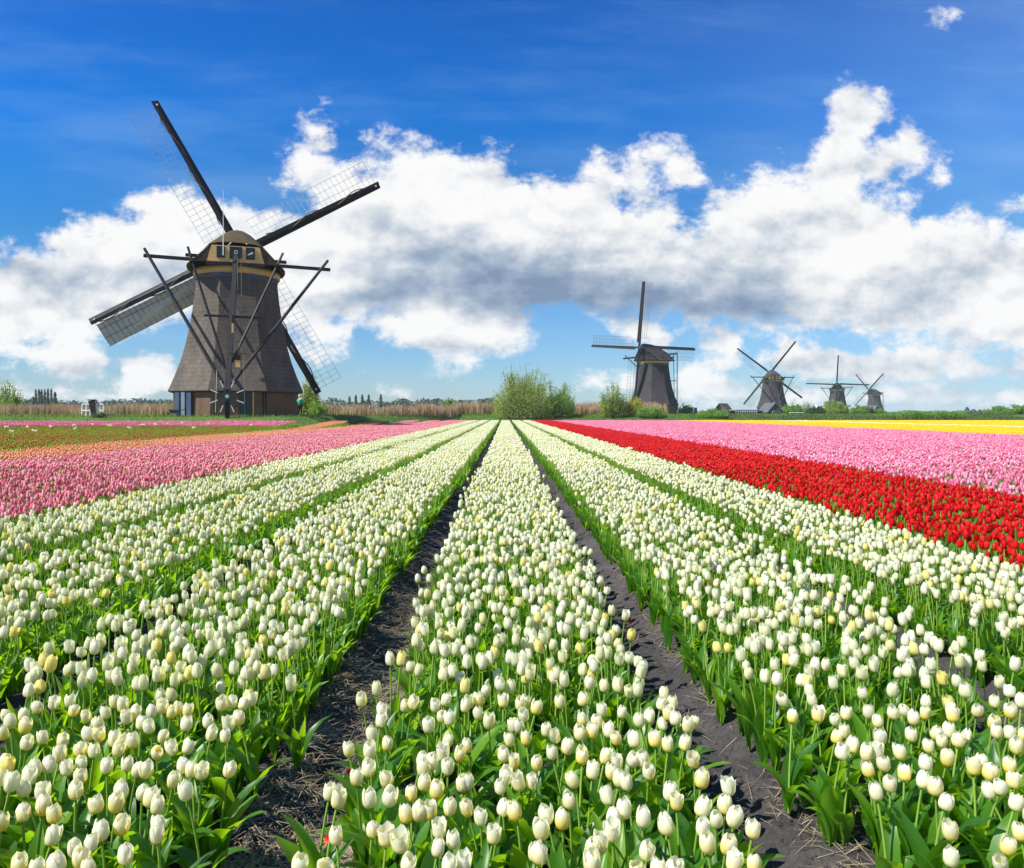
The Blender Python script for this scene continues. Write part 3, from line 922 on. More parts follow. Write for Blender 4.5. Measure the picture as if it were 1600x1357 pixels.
def scatter(name, pos, rot, scl, idx, protos, **tags):
    """one object whose points carry the given shapes (geometry nodes)"""
    me = D.meshes.new(name)
    pos = np.asarray(pos, np.float32)
    me.vertices.add(len(pos)); me.vertices.foreach_set('co', pos.ravel())
    a = me.attributes.new('rot', 'FLOAT_VECTOR', 'POINT'); a.data.foreach_set('vector', np.asarray(rot, np.float32).ravel())
    a = me.attributes.new('scl', 'FLOAT_VECTOR', 'POINT'); a.data.foreach_set('vector', np.asarray(scl, np.float32).ravel())
    a = me.attributes.new('idx', 'INT', 'POINT'); a.data.foreach_set('value', np.asarray(idx, np.int32))
    o = D.objects.new(name, me); COL.objects.link(o)
    ng = D.node_groups.new(name, 'GeometryNodeTree')
    ng.interface.new_socket('Geometry', in_out='INPUT', socket_type='NodeSocketGeometry')
    ng.interface.new_socket('Geometry', in_out='OUTPUT', socket_type='NodeSocketGeometry')
    gi = ng.nodes.new('NodeGroupInput'); go = ng.nodes.new('NodeGroupOutput')
    jn = ng.nodes.new('GeometryNodeJoinGeometry')
    for p in protos[::-1]:
        oi = ng.nodes.new('GeometryNodeObjectInfo')
        oi.inputs['Object'].default_value = p
        oi.inputs['As Instance'].default_value = True
        ng.links.new(oi.outputs['Geometry'], jn.inputs[0])
    ip = ng.nodes.new('GeometryNodeInstanceOnPoints')
    ip.inputs['Pick Instance'].default_value = True

    def na(nm, ty):
        n = ng.nodes.new('GeometryNodeInputNamedAttribute'); n.data_type = ty
        n.inputs['Name'].default_value = nm
        return n.outputs['Attribute']
    ng.links.new(gi.outputs[0], ip.inputs['Points'])
    ng.links.new(jn.outputs[0], ip.inputs['Instance'])
    ng.links.new(na('idx', 'INT'), ip.inputs['Instance Index'])
    ng.links.new(na('rot', 'FLOAT_VECTOR'), ip.inputs['Rotation'])
    ng.links.new(na('scl', 'FLOAT_VECTOR'), ip.inputs['Scale'])
    ng.links.new(ip.outputs[0], go.inputs[0])
    md = o.modifiers.new('scatter', 'NODES'); md.node_group = ng
    return tag(o, **tags)


MID_Y = 15.0
BEDS = {'white': range(-3, 3), 'red': range(3, 5), 'rose': range(5, 17), 'yellow': range(17, 60),
        'pink': range(-7, -3), 'orange': range(-9, -7), 'rust': range(-48, -9)}
HALF = {'white': 0.575, 'red': 0.76, 'rose': 0.76, 'yellow': 0.79, 'pink': 0.77, 'orange': 0.77, 'rust': 0.79}
PMAT = {'white': 'petal_cream', 'red': 'petal_red', 'rose': 'petal_rose', 'yellow': 'petal_yellow', 'pink': 'petal_pink',
        'orange': 'petal_orange', 'rust': 'petal_rust'}


def in_view(x, y, pad=1.4):
    return np.abs(x) < 0.74 * y + pad


near_arr = np.array(near_xy)
for kind, name in (('white', 'white_tulips'), ('red', 'red_tulips'), ('pink', 'pink_tulips'), ('rose', 'pink_tulips')):
    P = []
    for n in BEDS[kind]:
        c = 0.085 + 1.587 * n
        h = HALF[kind]
        st = {'white': .090, 'red': .100, 'pink': .104, 'rose': .114}[kind]
        if kind == 'white' and n <= -2:
            st = .098
        gx = np.arange(-h, h + .01, st); gy = np.arange(1.2, MID_Y, st)
        X, Y = np.meshgrid(gx, gy)
        X = X.ravel() + RNG.uniform(-.045, .045, X.size) + c; Y = Y.ravel() + RNG.uniform(-.05, .05, Y.size)
        P.append(np.stack([X, Y], -1))
    P = np.concatenate(P)
    keep = in_view(P[:, 0], P[:, 1], 1.2)
    P = P[keep]
    dn = vnoise(P[:, 0] + 50, P[:, 1] + 50, .6, 21)
    P = P[(RNG.random(len(P)) < 0.70 + 0.6 * dn)]
    if kind == 'white':
        # none inside the part of the picture where the nearest ones stand one by one
        vv = HY + F * (CAMZ - BLOOM_Z) / P[:, 1]; uu = CX + F * P[:, 0] / P[:, 1]
        keep = (vv < 1066) | (uu < -15) | (uu > 1615)
        keep &= P[:, 1] > 1.2
        P = P[keep]
        P = np.concatenate([P, np.array(rest_xy)])
    nP = len(P)
    base = bed_profile(P[:, 0]) * (np.abs(P[:, 0]) < 3.6)
    z = base + ground_z(P[:, 0], P[:, 1])
    hh = 0.36 * (1 + RNG.normal(0, .075, nP)) + (.085 - base) * .6
    protos = [full_tulip(PMAT[kind], 100 + 17 * k + len(kind)) for k in range(10)]
    rot = np.stack([RNG.normal(0, .07, nP), RNG.normal(0, .07, nP), RNG.uniform(0, 6.28, nP)], -1)
    sc = hh / .36
    pp = RNG.uniform(.83, .98, nP)
    lab = {'white': 'dense beds of cream white tulips behind the nearest blooms', 'red': 'near end of the band of deep red tulips right of the white beds',
           'pink': 'near end of the band of salmon pink tulips left of the white beds', 'rose': 'near edge of the wide rose pink field beyond the red band'}[kind]
    scatter(name, np.stack([P[:, 0], P[:, 1], z], -1), rot, np.stack([pp, pp, sc], -1), RNG.integers(0, 10, nP), protos, label=lab, kind='stuff')

for kind, name, lab in (('white', 'white_tulips', 'far beds of cream white tulips running to the horizon'),
                        ('red', 'red_tulips', 'far part of the deep red tulip band'),
                        ('rose', 'pink_tulips', 'wide field of rose pink tulips right of the red band'),
                        ('yellow', 'yellow_tulips', 'strip of bright yellow tulips at the far right'),
                        ('pink', 'pink_tulips', 'far part of the salmon pink tulip band left of the white beds'),
                        ('orange', 'orange_tulips', 'narrow band of pale orange tulips beyond the pink ones'),
                        ('rust', 'rust_tulips', 'sparse green field with rust red tulips in front of the large mill')):
    pos = []; flags = []
    for n in BEDS[kind]:
        c = 0.085 + 1.587 * n
        yend = float(zend(c))
        y0 = MID_Y if kind in ('white', 'red', 'pink', 'rose') else 6.0
        for y in np.arange(y0 + .45, yend - .4, 0.97):
            if not in_view(c, y, 2.5):
                continue
            pos.append((c, y)); flags.append(0)
    P = np.array(pos, float)
    P[:, 1] += RNG.uniform(-.08, .08, len(P)); P[:, 0] += RNG.uniform(-.03, .03, len(P))
    dens = {'white': 128, 'red': 122, 'rose': 100, 'yellow': 90, 'pink': 95, 'orange': 95, 'rust': 17}[kind]
    kw = dict(half=HALF[kind], dens=dens, leafy={'rust': 9.0}.get(kind, 1.0))
    if kind == 'rust':
        kw['headscale'] = 0.95; kw['hvar'] = .05
    mats = [PMAT[kind]] * 6
    protos = [patch_proto(mt, 300 + 11 * k + len(kind), **kw) for k, mt in enumerate(mats)]
    idx = RNG.integers(0, 6, len(P))
    if kind == 'yellow':        # one pale row pair inside the yellow field
        protos += [patch_proto('petal_cream', 400 + k, **kw) for k in range(2)]
        pale = (P[:, 0] > 40.0) & (P[:, 0] < 43.0)
        idx = np.where(pale, 6 + RNG.integers(0, 2, len(P)), idx)
    if kind == 'rust':          # a strip of pink tulips along the far end, before the grass bank
        protos += [patch_proto('petal_rose', 500 + k, half=.79, dens=95) for k in range(2)]
        d = P[:, 1] - zend(P[:, 0])
        pk = (d > -5.2) & (P[:, 0] < -14.5)
        idx = np.where(pk, 6 + RNG.integers(0, 2, len(P)), idx)
    z = ground_z(P[:, 0], P[:, 1])
    flip = RNG.integers(0, 2, len(P)) * PI
    scatter(name, np.stack([P[:, 0], P[:, 1], z], -1), np.stack([np.zeros(len(P)), np.zeros(len(P)), flip], -1),
            np.stack([np.ones(len(P)), np.full(len(P), 1.06), RNG.uniform(.95, 1.06, len(P))], -1), idx, protos, label=lab, kind='stuff')


# ------------------------------------------------------------------ straw, clods and fallen petals in the furrows
def blades(name, x, y, z, L, w, ang, pitch, mat, bendz=0.0, rnd=None, **tags):
    """thin tapering blades: arrays of base, length, width, heading and pitch"""
    n = len(x)
    d = np.stack([np.cos(ang) * np.cos(pitch), np.sin(ang) * np.cos(pitch), np.sin(pitch)], -1)
    s = np.stack([-np.sin(ang), np.cos(ang), np.zeros(n)], -1) * (w / 2)[:, None]
    p = np.stack([x, y, z], -1)
    mid = p + d * (L * .5)[:, None]
    tip = p + d * L[:, None] + np.stack([np.zeros(n), np.zeros(n), -bendz * L], -1)
    V = np.stack([p - s, p + s, mid + s * .8, mid - s * .8, tip], 1).reshape(-1, 3)
    b = np.arange(n)[:, None] * 5
    rr = np.repeat(RNG.random(n) if rnd is None else rnd, 5)
    mb = MB().add(V, b + np.array([[0, 1, 2, 3]]), rnd=rr)
    mb.f.append(b + np.array([[3, 2, 4]])); mb.mi.append(np.zeros(n, int))
    return mb.obj(name, mat, smooth=True, **tags)


def straw(n, x0, x1, y0, y1, cl):
    x = RNG.uniform(x0, x1, n * 2); y = y0 + (y1 - y0) * RNG.random(n * 2) ** 1.6
    k = RNG.random(n * 2) < np.clip((vnoise(x + 9, y + 9, .22, 31) - cl) * 3, 0.03, 1)
    x, y = x[k], y[k]
    L = RNG.uniform(.04, .19, len(x)); w = RNG.uniform(.0016, .0038, len(x))
    z = soil_z(x, y) + RNG.uniform(.003, .022, len(x))
    return x, y, z, L, w, RNG.uniform(0, 6.28, len(x)), RNG.normal(0, .12, len(x))


def cat(a, b):
    return [np.concatenate([p, q]) for p, q in zip(a, b)]


S = straw(6500, -.98, -.42, 1.7, 8.5, .12)
S = cat(S, straw(900, .62, 1.2, 1.7, 8, .55))
S = cat(S, straw(900, 1.05, 1.30, 1.7, 8, .3))
blades('straw_litter', *S, 'straw', 0.05, label='dry straw strewn over the soil of the two nearest furrows', kind='stuff')

mb = MB()
for _ in range(1600):
    side = RNG.random() < .35
    x = RNG.uniform(-.95, -.45) if side else RNG.choice([RNG.uniform(.62, 1.2), RNG.normal(1.1, .07)])
    y = 1.9 + 6 * RNG.random() ** 1.5
    s = RNG.choice([RNG.uniform(.003, .010), RNG.uniform(.010, .020)], p=[.85, .15])
    z = float(soil_z(np.array(x), np.array(y))) + s * .1
    a = np.arange(6) * PI / 3 + RNG.uniform(0, 1)
    ring = np.stack([np.cos(a), np.sin(a), np.zeros(6)], -1) * s * RNG.uniform(.55, 1.4, (6, 1))
    top = ring * RNG.uniform(.35, .85, (6, 1)) + (0, 0, s * RNG.uniform(.3, .6)); bot = ring * .8 - (0, 0, s * .5)
    V = np.concatenate([bot, ring, top, [[0, 0, s * .55]]]) + (x, y, z)
    f4 = [[i * 6 + k, i * 6 + (k + 1) % 6, (i + 1) * 6 + (k + 1) % 6, (i + 1) * 6 + k] for i in range(2) for k in range(6)]
    n0 = mb.n
    mb.add(V, f4)
    mb.f.append(np.array([[12 + k, 12 + (k + 1) % 6, 18] for k in range(6)]) + n0); mb.mi.append(np.zeros(6, int))
mb.obj('soil_clods', 'soil', smooth=False, label='crumbs and clods of dry soil in the two nearest furrows', kind='stuff')

v, f, t = petal_geo(0, .004, 5, 6, 77)
fp = MB().add(v, f, t).mesh('fallen_petal', ['petal_red'], True)
for u, vv, where in ((505, 1328, 'at the foot of the centre bed in the left furrow'), (545, 1222, 'on the straw of the left furrow'),
                     (985, 972, 'at the far right edge of the centre bed'), (712, 1090, 'between stems inside the centre bed')):
    yy = F * CAMZ / (vv - HY)
    x = px(u, yy)
    o = link_mesh('fallen_petal', fp)
    o.location = (x, yy, float(soil_z(np.array(x), np.array(yy))) + .02)
    o.rotation_euler = (1.3, .3, RNG.uniform(0, 6))
    tag(o, label=f'fallen dark red petal lying {where}', category='petal', group='fallen red petals')


# ------------------------------------------------------------------ windmills
def octagon(r_, z, rot=0.0):
    a = np.radians(22.5) + rot + np.arange(8) * PI / 4
    return np.stack([r_ * np.sin(a), -r_ * np.cos(a), np.full(8, z)], -1)


def lathe8(prof, rot):
    v = np.concatenate([octagon(r_, z, rot) for z, r_ in prof])
    f = [[i * 8 + k, i * 8 + (k + 1) % 8, (i + 1) * 8 + (k + 1) % 8, (i + 1) * 8 + k] for i in range(len(prof) - 1) for k in range(8)]
    return v, f


def sail_frame(mb_dir, ang):
    pass


def make_mill(label, x, y, theta, blades_deg, sc=1.0, detail=True, tower_rot=0.0, cloth=None, thatch='tower_thatch', tail_x=0.0, back_windows=True):
    zb = gz(x, y)
    root = empty('windmill', (x, y, zb), theta, sc, label=label, category='windmill', group='thatched windmills standing behind the tulip fields')
    # brick and board base
    base_v, base_f = lathe8([(-.4, 5.62), (2.2, 5.50)], tower_rot)
    wall = MB().add(base_v, base_f).obj('base_wall', 'base_wall', root)
    prof = [(z, r_ * .965) for z, r_ in [(2.05, 6.12), (2.12, 6.20), (2.6, 5.98), (3.6, 5.55), (4.8, 5.08), (6.2, 4.68), (8.0, 4.28), (10.0, 3.96), (11.9, 3.74)]]
    tv, tf = lathe8(prof, tower_rot)
    MB().add(tv, tf).obj('thatched_tower', thatch, root)
    v, f = lathe8([(1.98, 5.2), (2.05, 5.88)], tower_rot)
    MB().add(v, f).obj('eave_board', 'tarred_wood', root)
    v, f = lathe8([(11.85, 3.70), (12.22, 3.70), (12.22, 3.4)], tower_rot)
    MB().add(v, f).obj('lead_band', 'blue_grey_lead', root)
    a = np.arange(33) * 2 * PI / 32
    ring = [(3.54, 12.22), (3.66, 12.26), (3.68, 12.80), (3.3, 12.82)]
    v = np.array([(r_ * math.cos(t_), r_ * math.sin(t_), z) for r_, z in ring for t_ in a[:-1]])
    f = [[i * 32 + k, i * 32 + (k + 1) % 32, (i + 1) * 32 + (k + 1) % 32, (i + 1) * 32 + k] for i in range(3) for k in range(32)]
    MB().add(v, f).obj('curb_ring', 'ochre_wood', root, smooth=True)
    # cap: thatched, sections from tail (-y) to sails (+y); half outlines from eave to ridge
    def sec(w, h, flat=0.0):
        P = [(1.0, -.02), (.97, .10), (.80, .30), (.62, .52), (.44, .74), (.27, .90), (.12, .98), (0, 1.0)]
        return [(max(a_ * w, 0) if a_ > .5 else max(a_ * w, flat * w * a_ * 2), b_ * h) for a_, b_ in P]
    ez = 12.95
    back = [(4.02, -.10), (3.75, .10), (3.25, .48), (2.72, .98), (2.22, 1.58), (1.6, 1.74), (.8, 1.80), (0, 1.82)]
    secs = [(-3.62, back),
            (-3.2, [(4.2, -.10), (3.95, .12), (3.4, .58), (2.85, 1.12), (2.28, 1.76), (1.6, 1.98), (.8, 2.06), (0, 2.1)]),
            (-1.8, [(4.42, -.10), (4.2, .15), (3.55, .80), (2.9, 1.45), (2.15, 2.20), (1.4, 2.68), (.7, 2.92), (0, 2.98)]),
            (-.2, [(4.45, -.10), (4.2, .16), (3.5, .95), (2.75, 1.85), (1.95, 2.70), (1.2, 3.28), (.55, 3.60), (0, 3.68)]),
            (1.4, [(4.3, -.10), (4.05, .16), (3.35, 1.0), (2.6, 1.95), (1.85, 2.85), (1.1, 3.48), (.5, 3.82), (0, 3.9)]),
            (3.2, [(3.6, -.10), (3.4, .16), (2.85, 1.0), (2.25, 1.95), (1.6, 2.85), (.95, 3.5), (.42, 3.85), (0, 3.95)]),
            (4.0, [(3.1, -.10), (2.9, .16), (2.45, 1.0), (1.95, 1.9), (1.4, 2.75), (.85, 3.4), (.38, 3.75), (0, 3.85)])]
    V = []; m = 15
    for yy, half in secs:
        full = [(-w, h) for w, h in half] + [(w, h) for w, h in half[:-1][::-1]]
        V += [(w * .92, yy, ez + h) for w, h in full]
    fs = [[i * m + j, i * m + j + 1, (i + 1) * m + j + 1, (i + 1) * m + j] for i in range(len(secs) - 1) for j in range(m - 1)]
    cap = MB().add(V, fs)
    # thickness of the eaves: an inner skirt
    V2 = np.array(V).reshape(len(secs), m, 3)
    for j in (0, m - 1):
        e = V2[:, j]; e2 = e.copy(); e2[:, 0] *= .9; e2[:, 2] -= .12
        k = len(secs)
        cap.add(np.concatenate([e, e2]), [[i, i + 1, k + i + 1, k + i] for i in range(k - 1)])
    capo = cap.obj('cap', 'cap_thatch' if detail else thatch, root, smooth=True)
    # front gable (sail side) boarding
    fr = [(w * .93, h * .95) for w, h in secs[-1][1]]
    pts = [(-w, 4.0 - .04, ez + h) for w, h in fr] + [(w, 4.0 - .04, ez + h) for w, h in fr[:-1][::-1]]
    pts2 = [(p[0], 3.7, p[2]) for p in pts]
    g = MB().add(pts, [list(range(15))]); g.add(pts2, [list(range(15))[::-1]])
    g.obj('front_gable', 'dark_beam', capo)
    # back (tail side) gable
    bk = [(-2.30, .12), (-1.92, 1.50), (1.92, 1.50), (2.30, .12)]
    yb = -3.66
    g = MB()
    v = [(p[0], yb + d, ez + p[1]) for d in (0, .12) for p in bk]
    g.add(v, [[0, 1, 2, 3][::-1], [4, 5, 6, 7], [0, 4, 5, 1], [1, 5, 6, 2], [2, 6, 7, 3], [3, 7, 4, 0]])
    g.obj('back_gable', 'ochre_wood' if detail else 'dull_ochre', capo)
    # dark cheeks left and right of the gable
    for s in (-1, 1):
        g = MB().add([(s * 2.26, yb + .06, ez + .1), (s * 1.95, yb + .06, ez + 1.5), (s * 2.6, yb + .06, ez + .95), (s * 3.6, yb + .06, ez + .02)],
                     [[0, 1, 2, 3]])
        g.add([(s * 2.26, yb + .2, ez + .1), (s * 1.95, yb + .2, ez + 1.5), (s * 2.6, yb + .2, ez + .95), (s * 3.6, yb + .2, ez + .02)], [[3, 2, 1, 0]])
        g.obj('cheek_board', 'cap_thatch' if detail else 'dark_beam', capo)
    for cx_, w, h in ((-1.20, .56, .86), (0.0, .88, .92), (1.16, .62, .92)):
        fm = MB()
        for dx_ in (-1, 1):
            fm.box((cx_ + dx_ * (w / 2), yb - .03, ez + .92), (.09, .08, h + .09))
        for dz in (-1, 1):
            fm.box((cx_, yb - .03, ez + .92 + dz * h / 2), (w - .09, .08, .09))
        fm.obj('window', 'dark_beam', capo)
        MB().box((cx_, yb - .012, ez + .92), (w - .09, .03, h - .09)).obj('shutter', 'blue_green_paint', capo)
    if detail:
        q = MB()
        for a_, b_, c_, d_ in ((-.13, 1.10, .24, .045), (-.13, .86, .24, .045)):
            q.box((0, yb - .045, ez + b_), (c_, .02, d_))
        for s in (-1, 1):
            q.box((s * .105, yb - .045, ez + .98), (.04, .02, .20))
        q.obj('white_mark', 'white_paint', capo)
        MB().beam((.98, yb - .12, ez + .78), (1.36, yb - .12, ez + .98), .12, .12).obj('white_pennant', 'white_paint', capo)
        MB().box((.88, yb - .10, ez + .74), (.12, .08, .12)).obj('red_knob', 'red_paint', capo)
        for s in (-1, 1):
            MB().box((s * 2.05, yb - .05, ez + -.03), (.42, .16, .30)).obj('red_block', 'red_paint', capo)
        MB().tube([(-.98, yb - .5, ez + .55), (-.98, yb - .5, ez + 3.2), (-.98, yb - .5, ez + 6.0)], [.045, .03, .014], 6).obj('mast', 'white_paint', root)
        MB().box((-.98, yb - .27, ez + .62), (.06, .5, .06)).obj('mast_bracket', 'dark_beam', root)
    MB().box((0, yb + .1, ez - .06), (4.8, .5, .22)).obj('tail_beam', 'tarred_wood', root)
    # cross beams and tail
    bw = .28 if detail else .36
    zl = 13.95
    MB().beam((-7.8, 1.3, zl + .18), (8.25, 1.3, zl - .10), bw, bw).obj('long_cross_beam', 'dark_beam', root)
    MB().beam((-4.05, -2.5, zl - .28), (4.15, -2.5, zl - .40), bw * .9, bw * .9).obj('short_cross_beam', 'dark_beam', root)
    tf_ = (tail_x, -9.1, 1.9)
    MB().beam((0, -3.4, 13.9), tf_, .36, .36, .42, .42).obj('tail_pole', 'dark_beam', root)
    for s, yy, xt, zt, dz in ((-1, 1.3, 7.7, zl + .75, 2.6), (1, 1.3, 8.0, zl + .7, 2.6)):
        MB().beam((s * xt, yy - .3, zt), (tail_x + s * .35, -8.95, dz), .17, .19, .22, .22).obj('long_brace', 'dark_beam', root)
    for s in (-1, 1):
        MB().beam((s * 3.85, -2.75, zl + .35), (tail_x + s * .3, -7.9, 4.3), .14, .15).obj('short_brace', 'dark_beam', root)
    ym = -6.05; zm = 8.2
    MB().beam((-2.35, ym + .25, zm), (2.15, ym + .25, zm - .05), .15, .18).obj('brace_tie', 'dark_beam', root)
    MB().beam((tail_x, -9.1, 2.1), (tail_x, -9.1, -.2), .34, .34).obj('tail_foot', 'dark_beam', root)
    # winch wheel on the tail
    wl = MB()
    a = np.arange(24) * 2 * PI / 24
    for rr_, yy in ((.34, -9.42), (.34, -9.36)):
        wl.add(np.concatenate([np.stack([tail_x + rr_ * np.cos(a), np.full(24, yy), 1.55 + rr_ * np.sin(a)], -1)]), [list(range(24))])
    wl.tube([(tail_x, -9.45, 1.55), (tail_x, -8.9, 1.55)], .14, 10)
    wheel = wl.obj('winch_wheel', 'blue_green_paint', root)
    for k in range(8):
        a_ = R(22.5 + 45 * k)
        d_ = np.array((math.cos(a_), 0, math.sin(a_)))
        c_ = np.array((tail_x, -9.40, 1.55))
        MB().beam(c_ + d_ * .30, c_ + d_ * .74, .10, .10, up=(0, 1, 0)).obj('spoke', 'blue_green_paint', wheel)
        MB().beam(c_ + d_ * .742, c_ + d_ * 1.32, .075, .075, up=(0, 1, 0)).obj('spoke_handle', 'white_paint', wheel)
    if detail:
        for k in range(4):
            a_ = k * PI / 2
            MB().box((tail_x + .09 * math.cos(a_), -9.50, 1.55 + .09 * math.sin(a_)), (.11, .05, .11)).obj('hub_bolt', 'white_paint', wheel)
        MB().box((tail_x + .35, -8.0, 7.0), (.16, .16, .75)).obj('weight', 'ochre_wood', root)
        MB().box((tail_x + .35, -7.7, 7.75), (.12, .12, .7)).obj('weight_hook', 'dark_beam', root)
        MB().box((tail_x + .75, -8.4, 4.15), (.34, .3, .55)).obj('weight', 'ochre_wood', root)
        MB().box((tail_x + .75, -8.4, 4.65), (.42, .36, .40)).obj('weight_box', 'dark_beam', root)
        MB().box((tail_x + .75, -8.4, 4.95), (1.3, .2, .07)).obj('weight_bar', 'dark_beam', root)
        for dx_, z0, z1 in ((-.85, .3, 3.6), (1.3, .1, 4.9), (.2, 8.1, 13.2), (.5, 8.1, 13.2)):
            yy = -9.2 if z1 < 6 else -5.2
            MB().tube([(tail_x * (z1 < 6) + dx_, yy, z0), (tail_x * (z1 < 6) + dx_ * .9, yy + .1, z1)], .011, 4).obj('rope', 'rope' if dx_ > 0 else 'white_paint', root)
        # doors and boards in the base
        def face_pt(k, along, z, out):
            a_ = tower_rot + k * PI / 4
            ap = 5.52 * math.cos(PI / 8)
            n = np.array((math.sin(a_), -math.cos(a_), 0)); t_ = np.array((math.cos(a_), math.sin(a_), 0))
            return n * (ap + out) + t_ * along + np.array((0, 0, z)), n, t_
        def slab(k, along, z0, z1, w, th, mat, nm, out=.06, parent=wall):
            c_, n, t_ = face_pt(k, along, (z0 + z1) / 2, out)
            rot = Matrix(((t_[0], n[0], 0), (t_[1], n[1], 0), (0, 0, 1)))
            return MB().box(c_, (w, th, z1 - z0), rot).obj(nm, mat, parent)
        slab(0, .62, 0, 2.0, .98, .1, 'blue_green_paint', 'door', .08)
        slab(0, 1.22, 0, 2.05, .12, .16, 'ochre_wood', 'door_post', .08)
        slab(0, -.30, 0, .75, .8, .12, 'brick_red', 'brick_step', .1)
        for k, (al, w_) in enumerate(((-1.25, .5), (-.62, .42), (.0, .5))):
            slab(7, al, 0, 2.0, w_, .10, 'pale_blue_paint' if k != 1 else 'grey_blue_paint', 'leaning_board', .35 - .04 * k)
        for k, al in ((1, -2.0), (0, 2.0)):
            slab(k, al, 0, 2.02, .10, .08, 'dark_beam', 'wall_post', .05)
    else:
        MB().beam((4.2 * .5, -3.2, 8.6), (4.3 * .5, -3.9, 9.3), .6, .05).obj('hatch', 'ochre_wood', root) if False else None
    # rotor
    hub = np.array((0, 5.05, 15.85))
    MB().tube([hub + (0, -1.2, -.15), hub + (0, .35, 0)], [.42, .40], 10).obj('windshaft', 'tarred_wood', root)
    MB().box(hub + (0, .1, 0), (.7, .7, .7)).obj('shaft_head', 'galvanised', root)
    Lb = 15.5
    for bi, deg in enumerate(blades_deg):
        a_ = R(deg)
        d_ = np.array((math.cos(a_), 0, math.sin(a_)))
        n_ = np.array((-math.sin(a_), 0, math.cos(a_)))      # ccw side seen from the tail
        yo = np.array((0, .0 if bi % 2 else .32, 0))
        h0 = hub + yo
        P = lambda r_, o_, yy=0.0: h0 + d_ * r_ + n_ * o_ + np.array((0, yy, 0))
        Lb = 14.7 if (detail and bi == 3) else 15.5
        stock = MB().beam(P(-.4, 0), P(Lb, 0), .42, .42, .26, .26, up=(0, 1, 0)).obj('sail', 'tarred_wood', root)
        MB().add([P(1.2, -.58, .28), P(Lb, -.50, .20), P(Lb, -.12, .02), P(1.2, -.19, .02),
                  P(1.2, -.58, .33), P(Lb, -.50, .25), P(Lb, -.12, .07), P(1.2, -.19, .07)],
                 [[0, 1, 2, 3], [7, 6, 5, 4], [0, 4, 5, 1], [2, 6, 7, 3], [1, 5, 6, 2], [0, 3, 7, 4]]).obj('windboard', 'tarred_wood', stock)
        if detail:
            MB().box(P(Lb - .45, -.2, -.16), (.16, .05, .16)).obj('tip_bolt', 'white_paint', stock)
            s_ = np.linspace(0, 1, 40)
            tw = 2.2 * 2 * PI * s_
            rope_p = [P(3.0 + 11.0 * q, .05 + .26 * math.cos(w_), -.05 + .27 * math.sin(w_)) for q, w_ in zip(s_, tw)]
            MB().tube(rope_p, .055, 5).obj('rolled_sail', 'rolled_canvas', stock)
        n_c = 25
        W_ = 2.55
        gap0, gap1 = 2.2, Lb - .35
        lm = 'lattice_dark' if (cloth == bi) else 'lattice_wood' if detail else 'lattice_mid'
        bars = []
        for k in range(n_c):
            r_ = gap0 + (gap1 - gap0) * k / (n_c - 1)
            tw_ = .55 * (1 - k / n_c)                            # sail twist: the inner bars lean out of the plane
            bars.append(('cross_bar', P(r_, .15, 0), P(r_, W_ * math.cos(tw_ * .6), W_ * math.sin(tw_ * .5))))
        for j in (1, 2, 3):
            o_ = W_ * j / 3 - .03
            t0 = .55
            bars.append(('long_bar', P(gap0 - .1, o_ * math.cos(t0 * .6), o_ * math.sin(t0 * .5)), P(gap1 + .1, o_, 0)))
        th = .028 if detail else .035
        if detail:
            for nm, p, q in bars:
                MB().beam(p, q, th, th * .8, up=(0, 1, 0)).obj(nm, lm, stock)
        else:
            m_ = MB()
            for nm, p, q in bars:
                m_.beam(p, q, th, th, up=(0, 1, 0))
            m_.obj('lattice', lm, stock, kind='stuff')
        if cloth == bi:
            c0 = [P(gap0 + .4, .30, .14), P(gap1, .30, .10), P(gap1, W_ - .06, .12), P(gap0 + .4, W_ * math.cos(.33) - .06, W_ * math.sin(.275) + .14)]
            c1 = [p + np.array((0, .02, 0)) for p in c0]
            MB().add(np.array(c0 + c1), [[0, 1, 2, 3], [7, 6, 5, 4]]).obj('sail_cloth', 'sail_canvas', stock)
    return root


make_mill('large brown thatched windmill with ochre gable at the left, seen from its tail side', -24.0, 66.0, R(18.2),
          (119.4, 30.5, 299.4, 210.5), 1.0, True, R(2.2), cloth=3, tail_x=-0.45)
make_mill('dark windmill behind the yellow-green bush, upper sail upright and side sails level', 35.9, 178.0, R(130.6),
          (96, 6, 276, 186), 1.0, False, R(10), thatch='far_thatch')
make_mill('dark windmill behind the small green gabled house, sails in a cross', 101.8, 280.0, R(-8),
          (142, 52, 322, 232), 1.0, False, R(0), thatch='far_thatch')
make_mill('far windmill behind the round bright green bush, one sail straight up', 180.5, 400.0, R(-204.2),
          (93, 3, 273, 183), 1.0, False, R(12), thatch='far_thatch')
make_mill('farthest windmill at the right end of the row, sails in a narrow cross', 251.0, 500.0, R(-245.6),
          (137, 47, 317, 227), 1.0, False, R(8), thatch='far_thatch')


# ------------------------------------------------------------------ trees and bushes
def leaf_quads(mb, C, size, rnd, mat=0, up=0.0):
    n = len(C)
    a = RNG.normal(size=(n, 3)); a /= np.linalg.norm(a, axis=1)[:, None]
    b = RNG.normal(size=(n, 3)); b -= (a * b).sum(1)[:, None] * a; b /= np.linalg.norm(b, axis=1)[:, None]
    s = (size * RNG.uniform(.6, 1.3, n))[:, None]
    V = np.stack([C - a * s, C + b * s * .5, C + a * s, C - b * s * .5], 1).reshape(-1, 3)
    mb.add(V, np.arange(n)[:, None] * 4 + np.array([[0, 1, 2, 3]]), rnd=np.repeat(rnd, 4), mat=mat)


